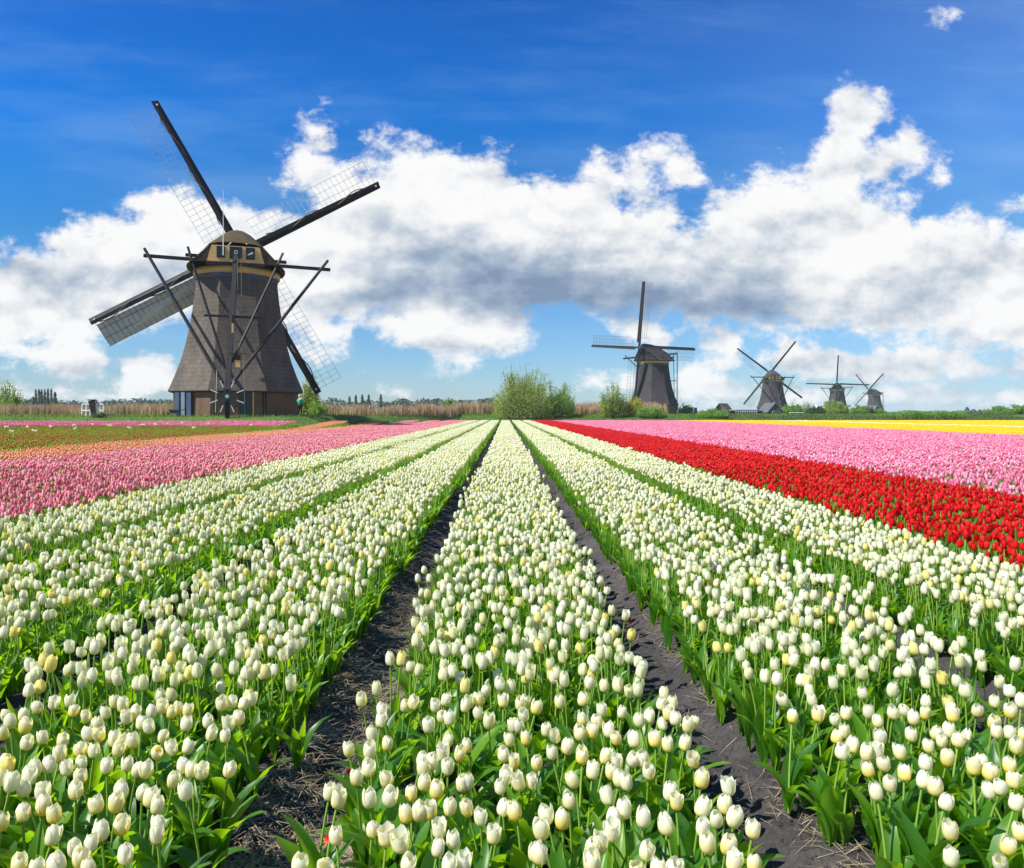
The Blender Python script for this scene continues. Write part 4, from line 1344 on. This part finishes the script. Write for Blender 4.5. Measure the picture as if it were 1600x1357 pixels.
def bush(label, cat, u0, u1, vtop, depth, mat, vbase=None, n=3500, ls=.16, stems=14, airy=0.35, flat=.5, name='bush', group=None, trunk_h=0.0, lobes=7):
    """multi-stemmed shrub or small tree filling a given silhouette"""
    xc = px((u0 + u1) / 2, depth); w = (u1 - u0) / F * depth
    zb = gz(xc, depth)
    h = zat(vtop, depth) - zb
    root = empty(name, (xc, depth, zb), 0, 1, label=label, category=cat, group=group)
    hw = w / 2
    tr = MB(); lf = MB()
    # lobes of the crown
    L = []
    for k in range(lobes):
        a = -1 + 2 * (k + RNG.uniform(.2, .8)) / lobes
        hx = a * hw * .80
        top = h * (1 - .38 * abs(a) ** 2.4) * RNG.uniform(.86, 1.0)
        L.append((hx, RNG.uniform(-.6, .6) * hw, top, hw * RNG.uniform(.26, .42)))
    L[lobes // 3] = (-.25 * hw, 0.0, h * .99, hw * .5)
    tips = []
    per = max(3, stems * 3 // lobes)
    for (lx, ly, top, lr) in L:
        for k in range(per):
            a = RNG.uniform(0, 2 * PI); rr = lr * math.sqrt(RNG.random())
            zt = trunk_h + (top - trunk_h) * RNG.uniform(.25, 1.0)
            sh = 1 - .45 * max(0, (zt / top - .55)) / .45
            tip = np.array((lx + rr * math.cos(a) * sh, ly + rr * math.sin(a) * sh, zt))
            b = np.array(((lx * .55 + RNG.uniform(-.12, .12) * hw) * (trunk_h == 0), RNG.uniform(-.15, .15) * hw * (trunk_h == 0), 0))
            if trunk_h:
                b = np.array((0, 0, trunk_h * RNG.uniform(.7, 1.2)))
            mid = b * .5 + tip * .5 + np.array((RNG.normal(0, .05) * w, RNG.normal(0, .05) * w, h * .06))
            r0 = (.010 if trunk_h == 0 else .008) * h
            s_ = np.linspace(0, 1, 5)[:, None]
            P = (1 - s_) ** 2 * b + 2 * s_ * (1 - s_) * mid + s_ ** 2 * tip
            tr.tube(P, np.linspace(r0, r0 * .2, 5), 4)
            tips.append((P, top))
    if trunk_h:
        tr.tube([(0, 0, -.1), (.03 * h, 0, trunk_h * .6), (0, 0, trunk_h * 1.25)], [.028 * h, .022 * h, .014 * h], 7)
    per = n // len(tips)
    Cs = []; Rn = []
    for P, top in tips:
        k = RNG.integers(int(per * .5), int(per * 1.5) + 2)
        s = RNG.beta(2.4, 1.3, k)
        i = np.clip((s * 4).astype(int), 0, 3); fr = (s * 4 - i)[:, None]
        c = P[i] * (1 - fr) + P[i + 1] * fr
        c = c + RNG.normal(0, 1, (k, 3)) * np.array((1, 1, .8)) * (airy * .07 * h + .03 * w) * RNG.uniform(.5, 1.2)
        Cs.append(c); Rn.append(np.clip(RNG.normal(.35 + .3 * RNG.random(), .2, k), 0, 1))
    # low skirt of leaves
    if trunk_h == 0:
        k = int(n * flat * .9)
        a = RNG.uniform(0, 2 * PI, k); q = np.sqrt(RNG.random(k))
        c = np.stack([q * np.cos(a) * hw * .95, q * np.sin(a) * hw * .7, RNG.uniform(.01, .62, k) * h * (1 - .4 * q ** 2)], -1)
        Cs.append(c); Rn.append(np.clip(RNG.normal(.3, .2, k), 0, 1))
    C = np.concatenate(Cs); Rn = np.concatenate(Rn)
    C[:, 2] = np.clip(C[:, 2], .03, h * 1.03)
    lim = hw * 1.04
    C[:, 0] = np.where(np.abs(C[:, 0]) > lim, np.sign(C[:, 0]) * lim * RNG.uniform(.8, 1, len(C)), C[:, 0])
    leaf_quads(lf, C, np.full(len(C), ls), Rn)
    tr.obj('trunk' if trunk_h else 'stems', 'bark', root, smooth=True)
    lf.obj('crown', mat, root, smooth=False)
    return root


W_GRP = 'willow shrubs and bushes on the bank behind the fields'
bush('tall airy willow shrub with young leaves behind the centre white bed', 'willow shrub', 766, 868, 562, 120, 'foliage_fresh', n=11000, ls=.13, stems=30, airy=.34, name='willow_shrub', group=W_GRP, lobes=10)
bush('rounder lower willow shrub joined to the right side of the tall airy one', 'willow shrub', 846, 900, 590, 121, 'foliage_green', n=6500, ls=.13, stems=20, airy=.3, name='willow_shrub', group=W_GRP)
bush('small airy willow with thin pale leaves beside the second windmill', 'willow shrub', 934, 981, 593, 121, 'foliage_fresh', n=3600, ls=.13, stems=22, airy=.36, name='willow_shrub', group=W_GRP)
bush('yellow-flowering bush in front of the second windmill', 'bush', 972, 1012, 618, 122, 'foliage_yellow', n=3200, ls=.12, airy=.3, group=W_GRP)
bush('low spreading green bush to the right of the yellow bush', 'bush', 990, 1042, 633, 121, 'foliage_green', n=4200, ls=.12, airy=.3, group=W_GRP)
bush('small round bush behind the right side of the second windmill', 'bush', 1058, 1086, 630, 186, 'foliage_green', n=1500, ls=.2, group=W_GRP)
bush('round green bush in front of the dark shed', 'bush', 1086, 1142, 638, 121, 'foliage_green', n=4200, ls=.12, group=W_GRP)
bush('leafy green bush to the right of the small gabled house', 'bush', 1222, 1256, 626, 160, 'foliage_green', n=2600, ls=.17, airy=.4, group=W_GRP)
bush('thin bare-branched airy shrub between two green bushes near the third windmill', 'bush', 1250, 1274, 622, 165, 'foliage_fresh', n=420, ls=.15, airy=.5, stems=26, flat=.1, group=W_GRP)
bush('dark green round bush left of the large bright green one', 'bush', 1260, 1290, 633, 162, 'foliage_dark', n=2400, ls=.17, group=W_GRP)
bush('large round bright green bush in front of the fourth windmill', 'bush', 1284, 1326, 625, 165, 'foliage_fresh', n=4200, ls=.17, airy=.25, group=W_GRP)
bush('grey-green bush left of the farthest windmill', 'bush', 1324, 1362, 632, 185, 'foliage_green', n=2600, ls=.2, group=W_GRP)
bush('dark evergreen shrub in front of the farthest windmill', 'bush', 1352, 1366, 634, 184, 'foliage_dark', n=900, ls=.18, group=W_GRP)
bush('grey-green bush at the foot of the farthest windmill', 'bush', 1358, 1386, 637, 186, 'foliage_green', n=1600, ls=.2, group=W_GRP)
bush('big green bush at the right edge of the view, nearer one', 'bush', 1540, 1585, 635, 150, 'foliage_green', n=4200, ls=.18, group=W_GRP)
bush('big green bush at the right edge of the view, cut by the frame', 'bush', 1572, 1625, 631, 152, 'foliage_green', n=4200, ls=.18, group=W_GRP)
bush('airy young tree behind the right corner of the large windmill', 'tree', 466, 500, 573, 80, 'foliage_fresh', n=2400, ls=.10, airy=.42, stems=24, name='young_tree')
bush('low round shrub beside the airy young tree', 'bush', 482, 512, 618, 79, 'foliage_green', n=1300, ls=.09, airy=.4)
bush('sparse young willow at the left edge of the view, in reeds', 'tree', -12, 40, 588, 92, 'foliage_green', n=2300, ls=.12, airy=.42, stems=26, name='young_tree')
bush('green tuft of shrub in the reeds near the poplars', 'bush', 76, 99, 628, 92, 'foliage_fresh', n=900, ls=.12)
bush('low olive shrub in the reeds under the poplars', 'bush', 44, 74, 630, 93, 'foliage_fresh', n=1000, ls=.12)
bush('dark clipped bush beside the white footbridge', 'bush', 143, 166, 644, 57.5, 'foliage_dark', n=900, ls=.07)
bush('dark green bush at the foot of the white wing fence', 'bush', 562, 579, 647, 88, 'foliage_dark', n=700, ls=.09)


def slim(label, u, vtop, w, depth, mat, group, n=500, ls=.35):
    x = px(u, depth); zb = gz(x, depth); h = zat(vtop, depth) - zb; hw = w / F * depth / 2
    root = empty('poplar', (x, depth, zb), 0, 1, label=label, category='poplar', group=group)
    MB().tube([(0, 0, 0), (0, 0, h * .5), (0, 0, h * .95)], [.02 * h, .014 * h, .003 * h], 5).obj('trunk', 'bark', root, smooth=True)
    z = RNG.beta(1.1, 1.2, n); prof = np.interp(z, [0, .15, .5, .85, 1], [.7, 1, .85, .45, .05])
    a = RNG.uniform(0, 2 * PI, n); q = np.sqrt(RNG.random(n))
    C = np.stack([q * np.cos(a) * hw * prof, q * np.sin(a) * hw * prof, z * h], -1)
    lf = MB(); leaf_quads(lf, C, np.full(n, ls), RNG.random(n))
    lf.obj('crown', mat, root)


PG = 'row of poplars beyond the reeds at the left edge'
ORD = ['first', 'second', 'third', 'fourth', 'fifth', 'sixth', 'seventh', 'eighth']
for k, (u, vt) in enumerate(((52, 620), (56, 609), (61, 608), (65, 609), (70, 608), (75, 608), (80, 607), (86, 613))):
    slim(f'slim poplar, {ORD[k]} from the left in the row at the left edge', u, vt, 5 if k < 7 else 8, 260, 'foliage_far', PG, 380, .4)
PG2 = 'five pointed trees far behind the white wing fence'
for k, (u, vt) in enumerate(((546, 620), (556, 618), (566, 617), (576, 617), (595, 616))):
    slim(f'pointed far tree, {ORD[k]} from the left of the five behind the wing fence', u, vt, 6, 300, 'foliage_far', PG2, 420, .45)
for k, (u, vt, w) in enumerate(((1511, 637, 8), (1521, 640, 10), (1531, 641, 7))):
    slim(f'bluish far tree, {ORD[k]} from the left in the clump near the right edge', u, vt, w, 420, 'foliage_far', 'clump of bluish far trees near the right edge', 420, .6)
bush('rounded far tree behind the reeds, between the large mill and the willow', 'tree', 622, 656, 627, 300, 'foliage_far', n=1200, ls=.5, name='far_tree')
bush('smaller dark far tree standing above the reeds left of the willow', 'tree', 688, 712, 620, 220, 'foliage_green', n=1300, ls=.32, name='far_tree')


def treeline(name, label, u0, u1, vt0, vt1, depth, mat, n, ls, seed):
    u = RNG.uniform(u0, u1, n)
    u = u[RNG.random(n) < .25 + 1.1 * vnoise(u, u * 0 + 3, 14, seed + 7)]
    n = len(u)
    x = px(u, depth)
    prof = vnoise(u, u * 0, 9, seed) * .55 + vnoise(u, u * 0 + 5, 26, seed + 1) * .45
    top = zat(vt0 + (vt1 - vt0) * prof, depth)
    zb = ground_z(x, np.full(n, float(depth)))
    z = zb + (top - zb) * RNG.random(n) ** .6
    y = depth + RNG.uniform(-.03, .03, n) * depth * (.6 if depth < 150 else 1)
    lf = MB()
    leaf_quads(lf, np.stack([x, y, z], -1), np.full(n, ls), np.clip(vnoise(u, z, 4, seed + 2) * .8 + RNG.uniform(-.2, .3, n), 0, 1))
    return lf.obj(name, mat, label=label, kind='stuff')


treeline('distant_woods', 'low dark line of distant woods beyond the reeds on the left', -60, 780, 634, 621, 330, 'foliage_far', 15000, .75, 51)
treeline('distant_woods', 'grey-green tree line right of the farthest windmill', 1384, 1502, 650, 638, 119, 'foliage_green', 9000, .15, 61)
treeline('distant_woods', 'low hedge-like growth at the foot of the far windmills', 1140, 1640, 655, 643, 118, 'foliage_dark', 9000, .12, 71)
treeline('distant_woods', 'very faint far treeline on the right horizon', 1040, 1700, 646.5, 641.5, 700, 'foliage_far', 4500, 1.0, 81)


# reeds along the bank
def reeds(n, label, xr, off0, off1, vtop, y_cap=None):
    x = RNG.uniform(*xr, n)
    d0 = zend(x) + np.interp(x, [-15.5, -7.5], [off0[0], off0[1]]) + RNG.random(n) * np.interp(x, [-15.5, -7.5], [off1[0], off1[1]])
    keep = in_view(x, d0, 6)
    x, d0 = x[keep], d0[keep]
    n = len(x)
    z = ground_z(x, d0)
    h = (HY - vtop) / F * d0 + .25
    h = h * (.46 + .45 * vnoise(x, d0, 2.5, 91) + .30 * vnoise(x, d0, 9, 93)) * RNG.uniform(.75, 1.12, n)
    rr = np.clip(vnoise(x, d0, 3.0, 92) * .7 + RNG.uniform(-.1, .4, n), 0, 1)
    return blades('reed_bed', x, d0, z, h, np.full(n, .06) * d0 / 80, RNG.uniform(0, 6.28, n), np.radians(RNG.normal(86, 3, n)), 'reed', .03,
                  rnd=rr, label=label, kind='stuff')


reeds(52000, 'tall tan reed bed along the bank behind the large windmill', (-100, 28), (26.0, 11.0), (9, 10), 628)


# short grass on the bank
def grass(n, xr, d0r, label):
    x = RNG.uniform(*xr, n)
    L = np.interp(x, [-15.5, -7.5], [26.0, 12.0])
    y = zend(x) + .2 + RNG.random(n) ** 1.4 * L
    k = in_view(x, y, 4)
    x, y = x[k], y[k]; n = len(x)
    blades('bank_grass', x, y, ground_z(x, y) - .03, RNG.uniform(.10, .30, n) * (1 + .2 * (y > 100)), RNG.uniform(.03, .06, n) * y / 70, RNG.uniform(0, 6.28, n),
           np.radians(RNG.normal(72, 12, n)), 'grass_blade', .1, rnd=np.clip(vnoise(x, y, 2.2, 95) * .8 + RNG.uniform(-.15, .35, n), 0, 1),
           label=label, kind='stuff')


grass(60000, (-62, 84), 0, 'bright short grass on the bank between the flower fields and the reeds')


# ------------------------------------------------------------------ small structures
def railing_bridge():
    y = 60.0
    x = px(145, y); zb = gz(x, y)
    r_ = empty('footbridge', (x, y, zb), 0, 1, label='small white-railed footbridge with a dark gate left of the large mill', category='footbridge')
    W = 'white_paint'
    for x0, x1 in ((-.88, -.20), (.28, .86)):
        for z, nm in ((1.0, 'top_rail'), (.48, 'lower_rail')):
            MB().beam((x0, 0, z), (x1, 0, z - .02), .10, .10).obj(nm, W, r_)
        for k in range(3):
            xx = x0 + (x1 - x0) * k / 2
            MB().box((xx, .0, .45), (.07, .07, 1.0)).obj('post', W, r_)
    MB().box((0, .9, .12), (1.9, 1.7, .12)).obj('deck', 'lattice_wood', r_)
    g = MB().beam((-.02, -.15, 1.28), (.16, -.15, 0), .50, .10, .30, .10, up=(0, 1, 0)).obj('gate', 'tarred_wood', r_)
    MB().box((.0, -.15, 1.33), (.62, .2, .08)).obj('gate_cap', 'tarred_wood', r_)


railing_bridge()


def wing_fence():
    y = 89.0
    x = px(577, y); zb = gz(x, y)
    r_ = empty('wing_fence', (x, y, zb), 0, 1, label='white slatted wing fence with dark diagonal brace left of the willow', category='fence')
    for k in range(7):
        xx = -.35 + k * .17
        h = .95 + .085 * k if k < 6 else 1.5
        MB().box((xx, k * .12, h / 2 + .1), (.065, .04, h)).obj('slat', 'white_paint', r_)
    MB().beam((-.45, -.05, .55), (.75, .85, .62), .08, .05).obj('rail', 'lattice_wood', r_)
    MB().beam((-.45, -.05, .9), (.75, .85, 1.05), .08, .05).obj('rail', 'lattice_wood', r_)
    MB().beam((-.7, -.3, .35), (-.05, .1, 1.15), .12, .10).obj('brace', 'tarred_wood', r_)
    MB().box((-.75, -.25, .4), (.05, .05, 1.0)).obj('post', 'white_paint', r_)


wing_fence()


def house(label, name, cat, u0, u1, vr, ve, depth, dl, rot, wallm, roofm, door=None):
    xc = px((u0 + u1) / 2, depth); w = (u1 - u0) / F * depth * .92; zb = gz(xc, depth)
    hr = zat(vr, depth) - zb; he = zat(ve, depth) - zb
    r_ = empty(name, (xc, depth, zb), rot, 1, label=label, category=cat)
    hw = w / 2
    v = [(-hw, 0, 0), (hw, 0, 0), (hw, 0, he), (0, 0, hr), (-hw, 0, he)]
    v += [(a, dl, c) for a, b, c in v]
    m = MB().add(v, [[0, 1, 2, 3, 4], [9, 8, 7, 6, 5]])
    m.add(v, [[0, 5, 6, 1], [1, 6, 7, 2], [4, 9, 5, 0]])
    m.obj('wall', wallm, r_)
    for s in (-1, 1):
        sl = (hr - he) / hw
        o_ = .12 * w
        p = [(s * (hw + o_), -.25, he - sl * o_ + .06), (0, -.25, hr + .06), (0, dl + .25, hr + .06), (s * (hw + o_), dl + .25, he - sl * o_ + .06)]
        q = [(a, b, c + .16) for a, b, c in p]
        MB().add(p + q, [[0, 1, 2, 3], [7, 6, 5, 4], [0, 4, 5, 1], [2, 6, 7, 3], [3, 7, 4, 0]]).obj('roof', roofm, r_)
    if door:
        f_ = MB().box((door[0] * w, -.05, door[1] * he), (door[2], .08, door[3])).obj('window', 'white_paint', r_)
        MB().box((door[0] * w, -.10, door[1] * he), (door[2] * .75, .05, door[3] * .8)).obj('pane', 'window_glass', f_)
    return r_


house('dark shed with a long brown roof half hidden by a round bush', 'shed', 'shed', 1114, 1134, 632, 644, 150, 4.2, R(-38), 'tarred_wood', 'brown_thatch_roof')
house('small grey-green gabled house in front of the third windmill', 'gabled_house', 'house', 1199, 1223, 631, 643, 150, 4.0, R(8), 'green_boards', 'grey_roof', (-.12, .55, .5, .7))
house('tiny roof peeping out between the bushes in front of the fourth windmill', 'shed', 'shed', 1272, 1290, 635, 641, 190, 3.0, R(20), 'brick_red', 'lattice_wood')
house('low roof in front of the farthest windmill', 'shed', 'shed', 1364, 1376, 635, 641, 230, 4.0, R(30), 'tarred_wood', 'grey_roof')


def dark_bridge():
    y = 128.0
    x = px(1166, y); zb = gz(x, y)
    r_ = empty('footbridge', (x, y, zb), 0, 1, label='dark tarred wooden footbridge with railings in front of the third windmill', category='footbridge')
    w = 44 / F * y
    for s in (-1, 1):
        MB().box((s * w / 2, 0, -.05), (.62, .5, 1.45)).obj('end_post', 'tarred_wood', r_)
    for z in (.05, .45, .72):
        MB().beam((-w / 2 + .3, 0, z), (w / 2 - .3, 0, z), .10, .13).obj('rail', 'tarred_wood', r_)
    for k in range(11):
        MB().box((-w / 2 + .45 + k * (w - .9) / 10, .0, .35), (.09, .08, 1.1)).obj('baluster', 'tarred_wood', r_)
    MB().box((0, .7, -.2), (w, 1.6, .5)).obj('deck', 'dark_beam', r_)
    MB().box((-w / 2 + .1, -.1, .8), (1.0, .7, .12)).obj('pale_cap', 'lattice_wood', r_)


dark_bridge()

y = 140.0; x = px(1245, y)
rt = empty('punt', (x, y, gz(x, y)), 0, 1, label='small white flat boat lying before the bushes right of the gabled house', category='boat')
hull = MB()
hull.add([(-1.25, -.3, .30), (1.25, -.3, .30), (1.0, -.25, .0), (-1.0, -.25, 0), (-1.25, .4, .30), (1.25, .4, .30), (1.0, .35, 0), (-1.0, .35, 0)],
         [[0, 1, 2, 3], [5, 4, 7, 6], [1, 5, 6, 2], [4, 0, 3, 7], [3, 2, 6, 7]])
hull.obj('hull', 'dark_beam', rt)
MB().box((0, .05, .36), (2.6, .86, .10)).obj('gunwale', 'white_paint', rt)
y = 150.0; x = px(1086.5, y)
rt = empty('post', (x, y, gz(x, y)), 0, 1, label='thick dark mooring post in the grass right of the second windmill', category='post')
MB().tube([(0, 0, 0), (.05, 0, .7), (0, 0, 1.15)], [.30, .34, .30], 8).obj('shaft', 'tarred_wood', rt)
MB().box((.02, 0, 1.28), (.50, .5, .24)).obj('post_cap', 'tarred_wood', rt)
for k, (u, dep, h, lab) in enumerate(((194, 59, .75, 'thin dark stake in the grass left of the large windmill'),
                                      (59, 75, .8, 'short dark stake in the reeds below the poplars'))):
    x = px(u, dep)
    MB().box((x, dep, gz(x, dep) + h / 2), (.07, .07, h)).obj('stake', 'bark', label=lab, category='stake', group='stakes on the left bank')


def wheelbarrow():
    y = 58.6; x = px(271, y)
    r_ = empty('wheelbarrow', (x, y, gz(x, y)), R(20), 1, label='dark wheelbarrow standing at the left corner of the large windmill', category='wheelbarrow')
    MB().add([(-.35, -.28, .55), (.45, -.28, .50), (.3, -.2, .22), (-.2, -.2, .25), (-.35, .28, .55), (.45, .28, .5), (.3, .2, .22), (-.2, .2, .25)],
             [[0, 1, 2, 3], [5, 4, 7, 6], [1, 5, 6, 2], [4, 0, 3, 7], [3, 2, 6, 7]]).obj('tray', 'blue_grey_lead', r_)
    a = np.linspace(0, 2 * PI, 17)
    MB().tube([(-.55 + .18 * math.cos(t_), 0, .18 + .18 * math.sin(t_)) for t_ in a], .035, 6).obj('wheel', 'black_fabric', r_)
    for s in (-1, 1):
        MB().beam((-.55, s * .08, .18), (.95, s * .28, .58), .045, .045).obj('handle', 'dark_beam', r_)
        MB().box((.3, s * .2, .14), (.045, .045, .28)).obj('leg', 'dark_beam', r_)


wheelbarrow()


# white flower heads showing singly at the far edge of the rust field
egv, egf, egt, egc = egg(8)
ORD2 = ORD + ['ninth', 'tenth', 'eleventh', 'twelfth', 'thirteenth', 'fourteenth']
for k, (u, v) in enumerate(((9, 667), (18, 673), (43, 667), (54, 672), (80, 666), (117, 664), (118, 669), (145, 663), (170, 664), (202, 668), (224, 663), (243, 663),
                            (261, 663), (284, 661), (303, 668), (325, 661), (347, 661), (370, 660), (392, 664), (407, 660), (438, 659))):
    yy = 50.0 - (v - 662) * 1.1
    x = px(u, yy)
    zb = gz(x, yy)
    m = MB()
    ztop = zat(v, yy)
    hh = max(.40, ztop - zb)
    root = empty('white_tulip_clump', (x, yy, zb), 0, 1, label=(f'{ORD[k]} white tulip clump from the left along the far edge of the rust field' if k < 8 else f'white tulip clump on the rust field before the large mill, {ORD2[k - 8]} from the left'),
                 category='tulip clump', group='white tulip clumps at the far edge of the rust red field' if k < 8 else 'white tulip clumps in front of the mill')
    for j in range(6):
        dx_, dy_ = RNG.uniform(-.11, .11, 2)
        n0 = m.n
        m.add(egv * (1.7, 1.7, 1.9) + (dx_, dy_, hh - .10 + RNG.uniform(-.03, .05)), egf, egt, RNG.random())
        m.f.append(egc + n0); m.mi.append(np.zeros(len(egc), int))
    m.obj('blooms', 'petal_cream', root, smooth=True, kind='stuff')
    st = MB()
    for j in range(6):
        v_, f_, t_ = leaf_geo(hh * .85, .05, 25, 4, 2, seed=900 + k * 7 + j)
        a = RNG.uniform(0, 6.28); rz = np.array([[math.cos(a), -math.sin(a), 0], [math.sin(a), math.cos(a), 0], [0, 0, 1]])
        st.add(v_ @ rz.T, f_, t_, rnd=RNG.random())
    st.obj('leaves', 'tulip_leaf', root, smooth=True, kind='stuff')


# ------------------------------------------------------------------ the person by the large mill
def skin_mesh(name, verts, edges, rad, mat, parent, sub=1, root_i=0):
    me = D.meshes.new(name)
    me.from_pydata(verts, edges, [])
    o = D.objects.new(name, me); COL.objects.link(o)
    md = o.modifiers.new('skin', 'SKIN')
    for i, r_ in enumerate(rad):
        me.skin_vertices[0].data[i].radius = (r_, r_) if not isinstance(r_, tuple) else r_
        me.skin_vertices[0].data[i].use_root = (i == root_i)
    if sub:
        s = o.modifiers.new('sub', 'SUBSURF'); s.levels = sub; s.render_levels = sub
    bpy.context.view_layer.update()
    dg = bpy.context.evaluated_depsgraph_get()
    m2 = D.meshes.new_from_object(o.evaluated_get(dg))
    o.modifiers.clear(); o.data = m2
    m2.materials.clear(); m2.materials.append(MATS[mat])
    for p in m2.polygons:
        p.use_smooth = True
    if parent is not None:
        o.parent = parent
    return o


def person():
    y = 61.0; x = px(469, y)
    zb = gz(x, y)
    try:
        J = [(0, 0, .92), (0, .02, 1.12), (0, .03, 1.36), (0, .01, 1.47), (0, -.01, 1.56), (0, -.03, 1.66), (0, -.02, 1.73),       # 0-6 spine, head
             (-.19, .03, 1.40), (-.27, .00, 1.14), (-.16, -.22, 1.18), (-.10, -.31, 1.24),                                          # 7-10 arm
             (.19, .03, 1.40), (.28, .02, 1.15), (.17, -.21, 1.16), (.11, -.30, 1.22),                                             # 11-14
             (-.10, 0, .86), (-.11, -.02, .48), (-.12, .03, .09), (-.13, -.13, .04),                                               # 15-18
             (.10, 0, .86), (.17, -.10, .50), (.24, .02, .10), (.27, -.13, .05)]
        E = [(0, 1), (1, 2), (2, 3), (3, 4), (4, 5), (5, 6), (2, 7), (7, 8), (8, 9), (9, 10), (2, 11), (11, 12), (12, 13), (13, 14),
             (0, 15), (15, 16), (16, 17), (17, 18), (0, 19), (19, 20), (20, 21), (21, 22)]
        rad = [.13, .12, .12, .055, .075, .09, .06, .055, .045, .036, .03, .055, .045, .036, .03, .085, .06, .04, .035, .085, .06, .04, .035]
        root = empty('person', (x, y, zb), R(160), 1, label='person in green jacket and black trousers beside the large windmill',
                     category='person')
        body = skin_mesh('body', J, E, rad, 'skin', root, 1)
        jv = [J[0], J[1], J[2], (0, .02, 1.44), J[7], J[8], J[9], J[11], J[12], J[13]]
        jv[0] = (0, 0, .86)
        skin_mesh('jacket', jv, [(0, 1), (1, 2), (2, 3), (2, 4), (4, 5), (5, 6), (2, 7), (7, 8), (8, 9)],
                  [.17, .17, .16, .075, .08, .068, .05, .08, .068, .05], 'green_fabric', root, 1)
        skin_mesh('trousers', [(0, 0, .90), J[15], J[16], J[17], J[19], J[20], J[21]], [(0, 1), (1, 2), (2, 3), (0, 4), (4, 5), (5, 6)],
                  [.15, .10, .08, .065, .10, .08, .065], 'black_fabric', root, 1)
        skin_mesh('hair', [(0, .01, 1.62), (0, .02, 1.70), (0, 0, 1.76)], [(0, 1), (1, 2)], [.085, .10, .07], 'grey_hair', root, 1)
        for s, a, b in ((0, (-.12, .04, .05), (-.13, -.18, .04)), (1, (.24, .04, .06), (.27, -.17, .04))):
            skin_mesh('shoe', [a, b], [(0, 1)], [.06, .05], 'white_paint' if s else 'black_fabric', root, 1)
    except Exception as ex:
        print('person failed', ex)


person()


# ------------------------------------------------------------------ air: a thin even haze over the whole polder
hz = MB().box((0, 1970, 16.0), (7200, 4200, 36.0)).obj('haze', 'soil', kind='stuff', label='thin pale air over the fields')
hm = D.materials.new('haze_air'); hm.use_nodes = True
hm.node_tree.nodes.clear()
w_ = NB(hm.node_tree)
pv = w_.node('ShaderNodeVolumePrincipled')
pv.inputs['Color'].default_value = (0.80, 0.88, 1.0, 1)
pv.inputs['Density'].default_value = 0.00018
ho = w_.node('ShaderNodeOutputMaterial')
hm.node_tree.links.new(pv.outputs[0], ho.inputs['Volume'])
hz.data.materials.clear(); hz.data.materials.append(hm)
cy.volume_bounces = 1
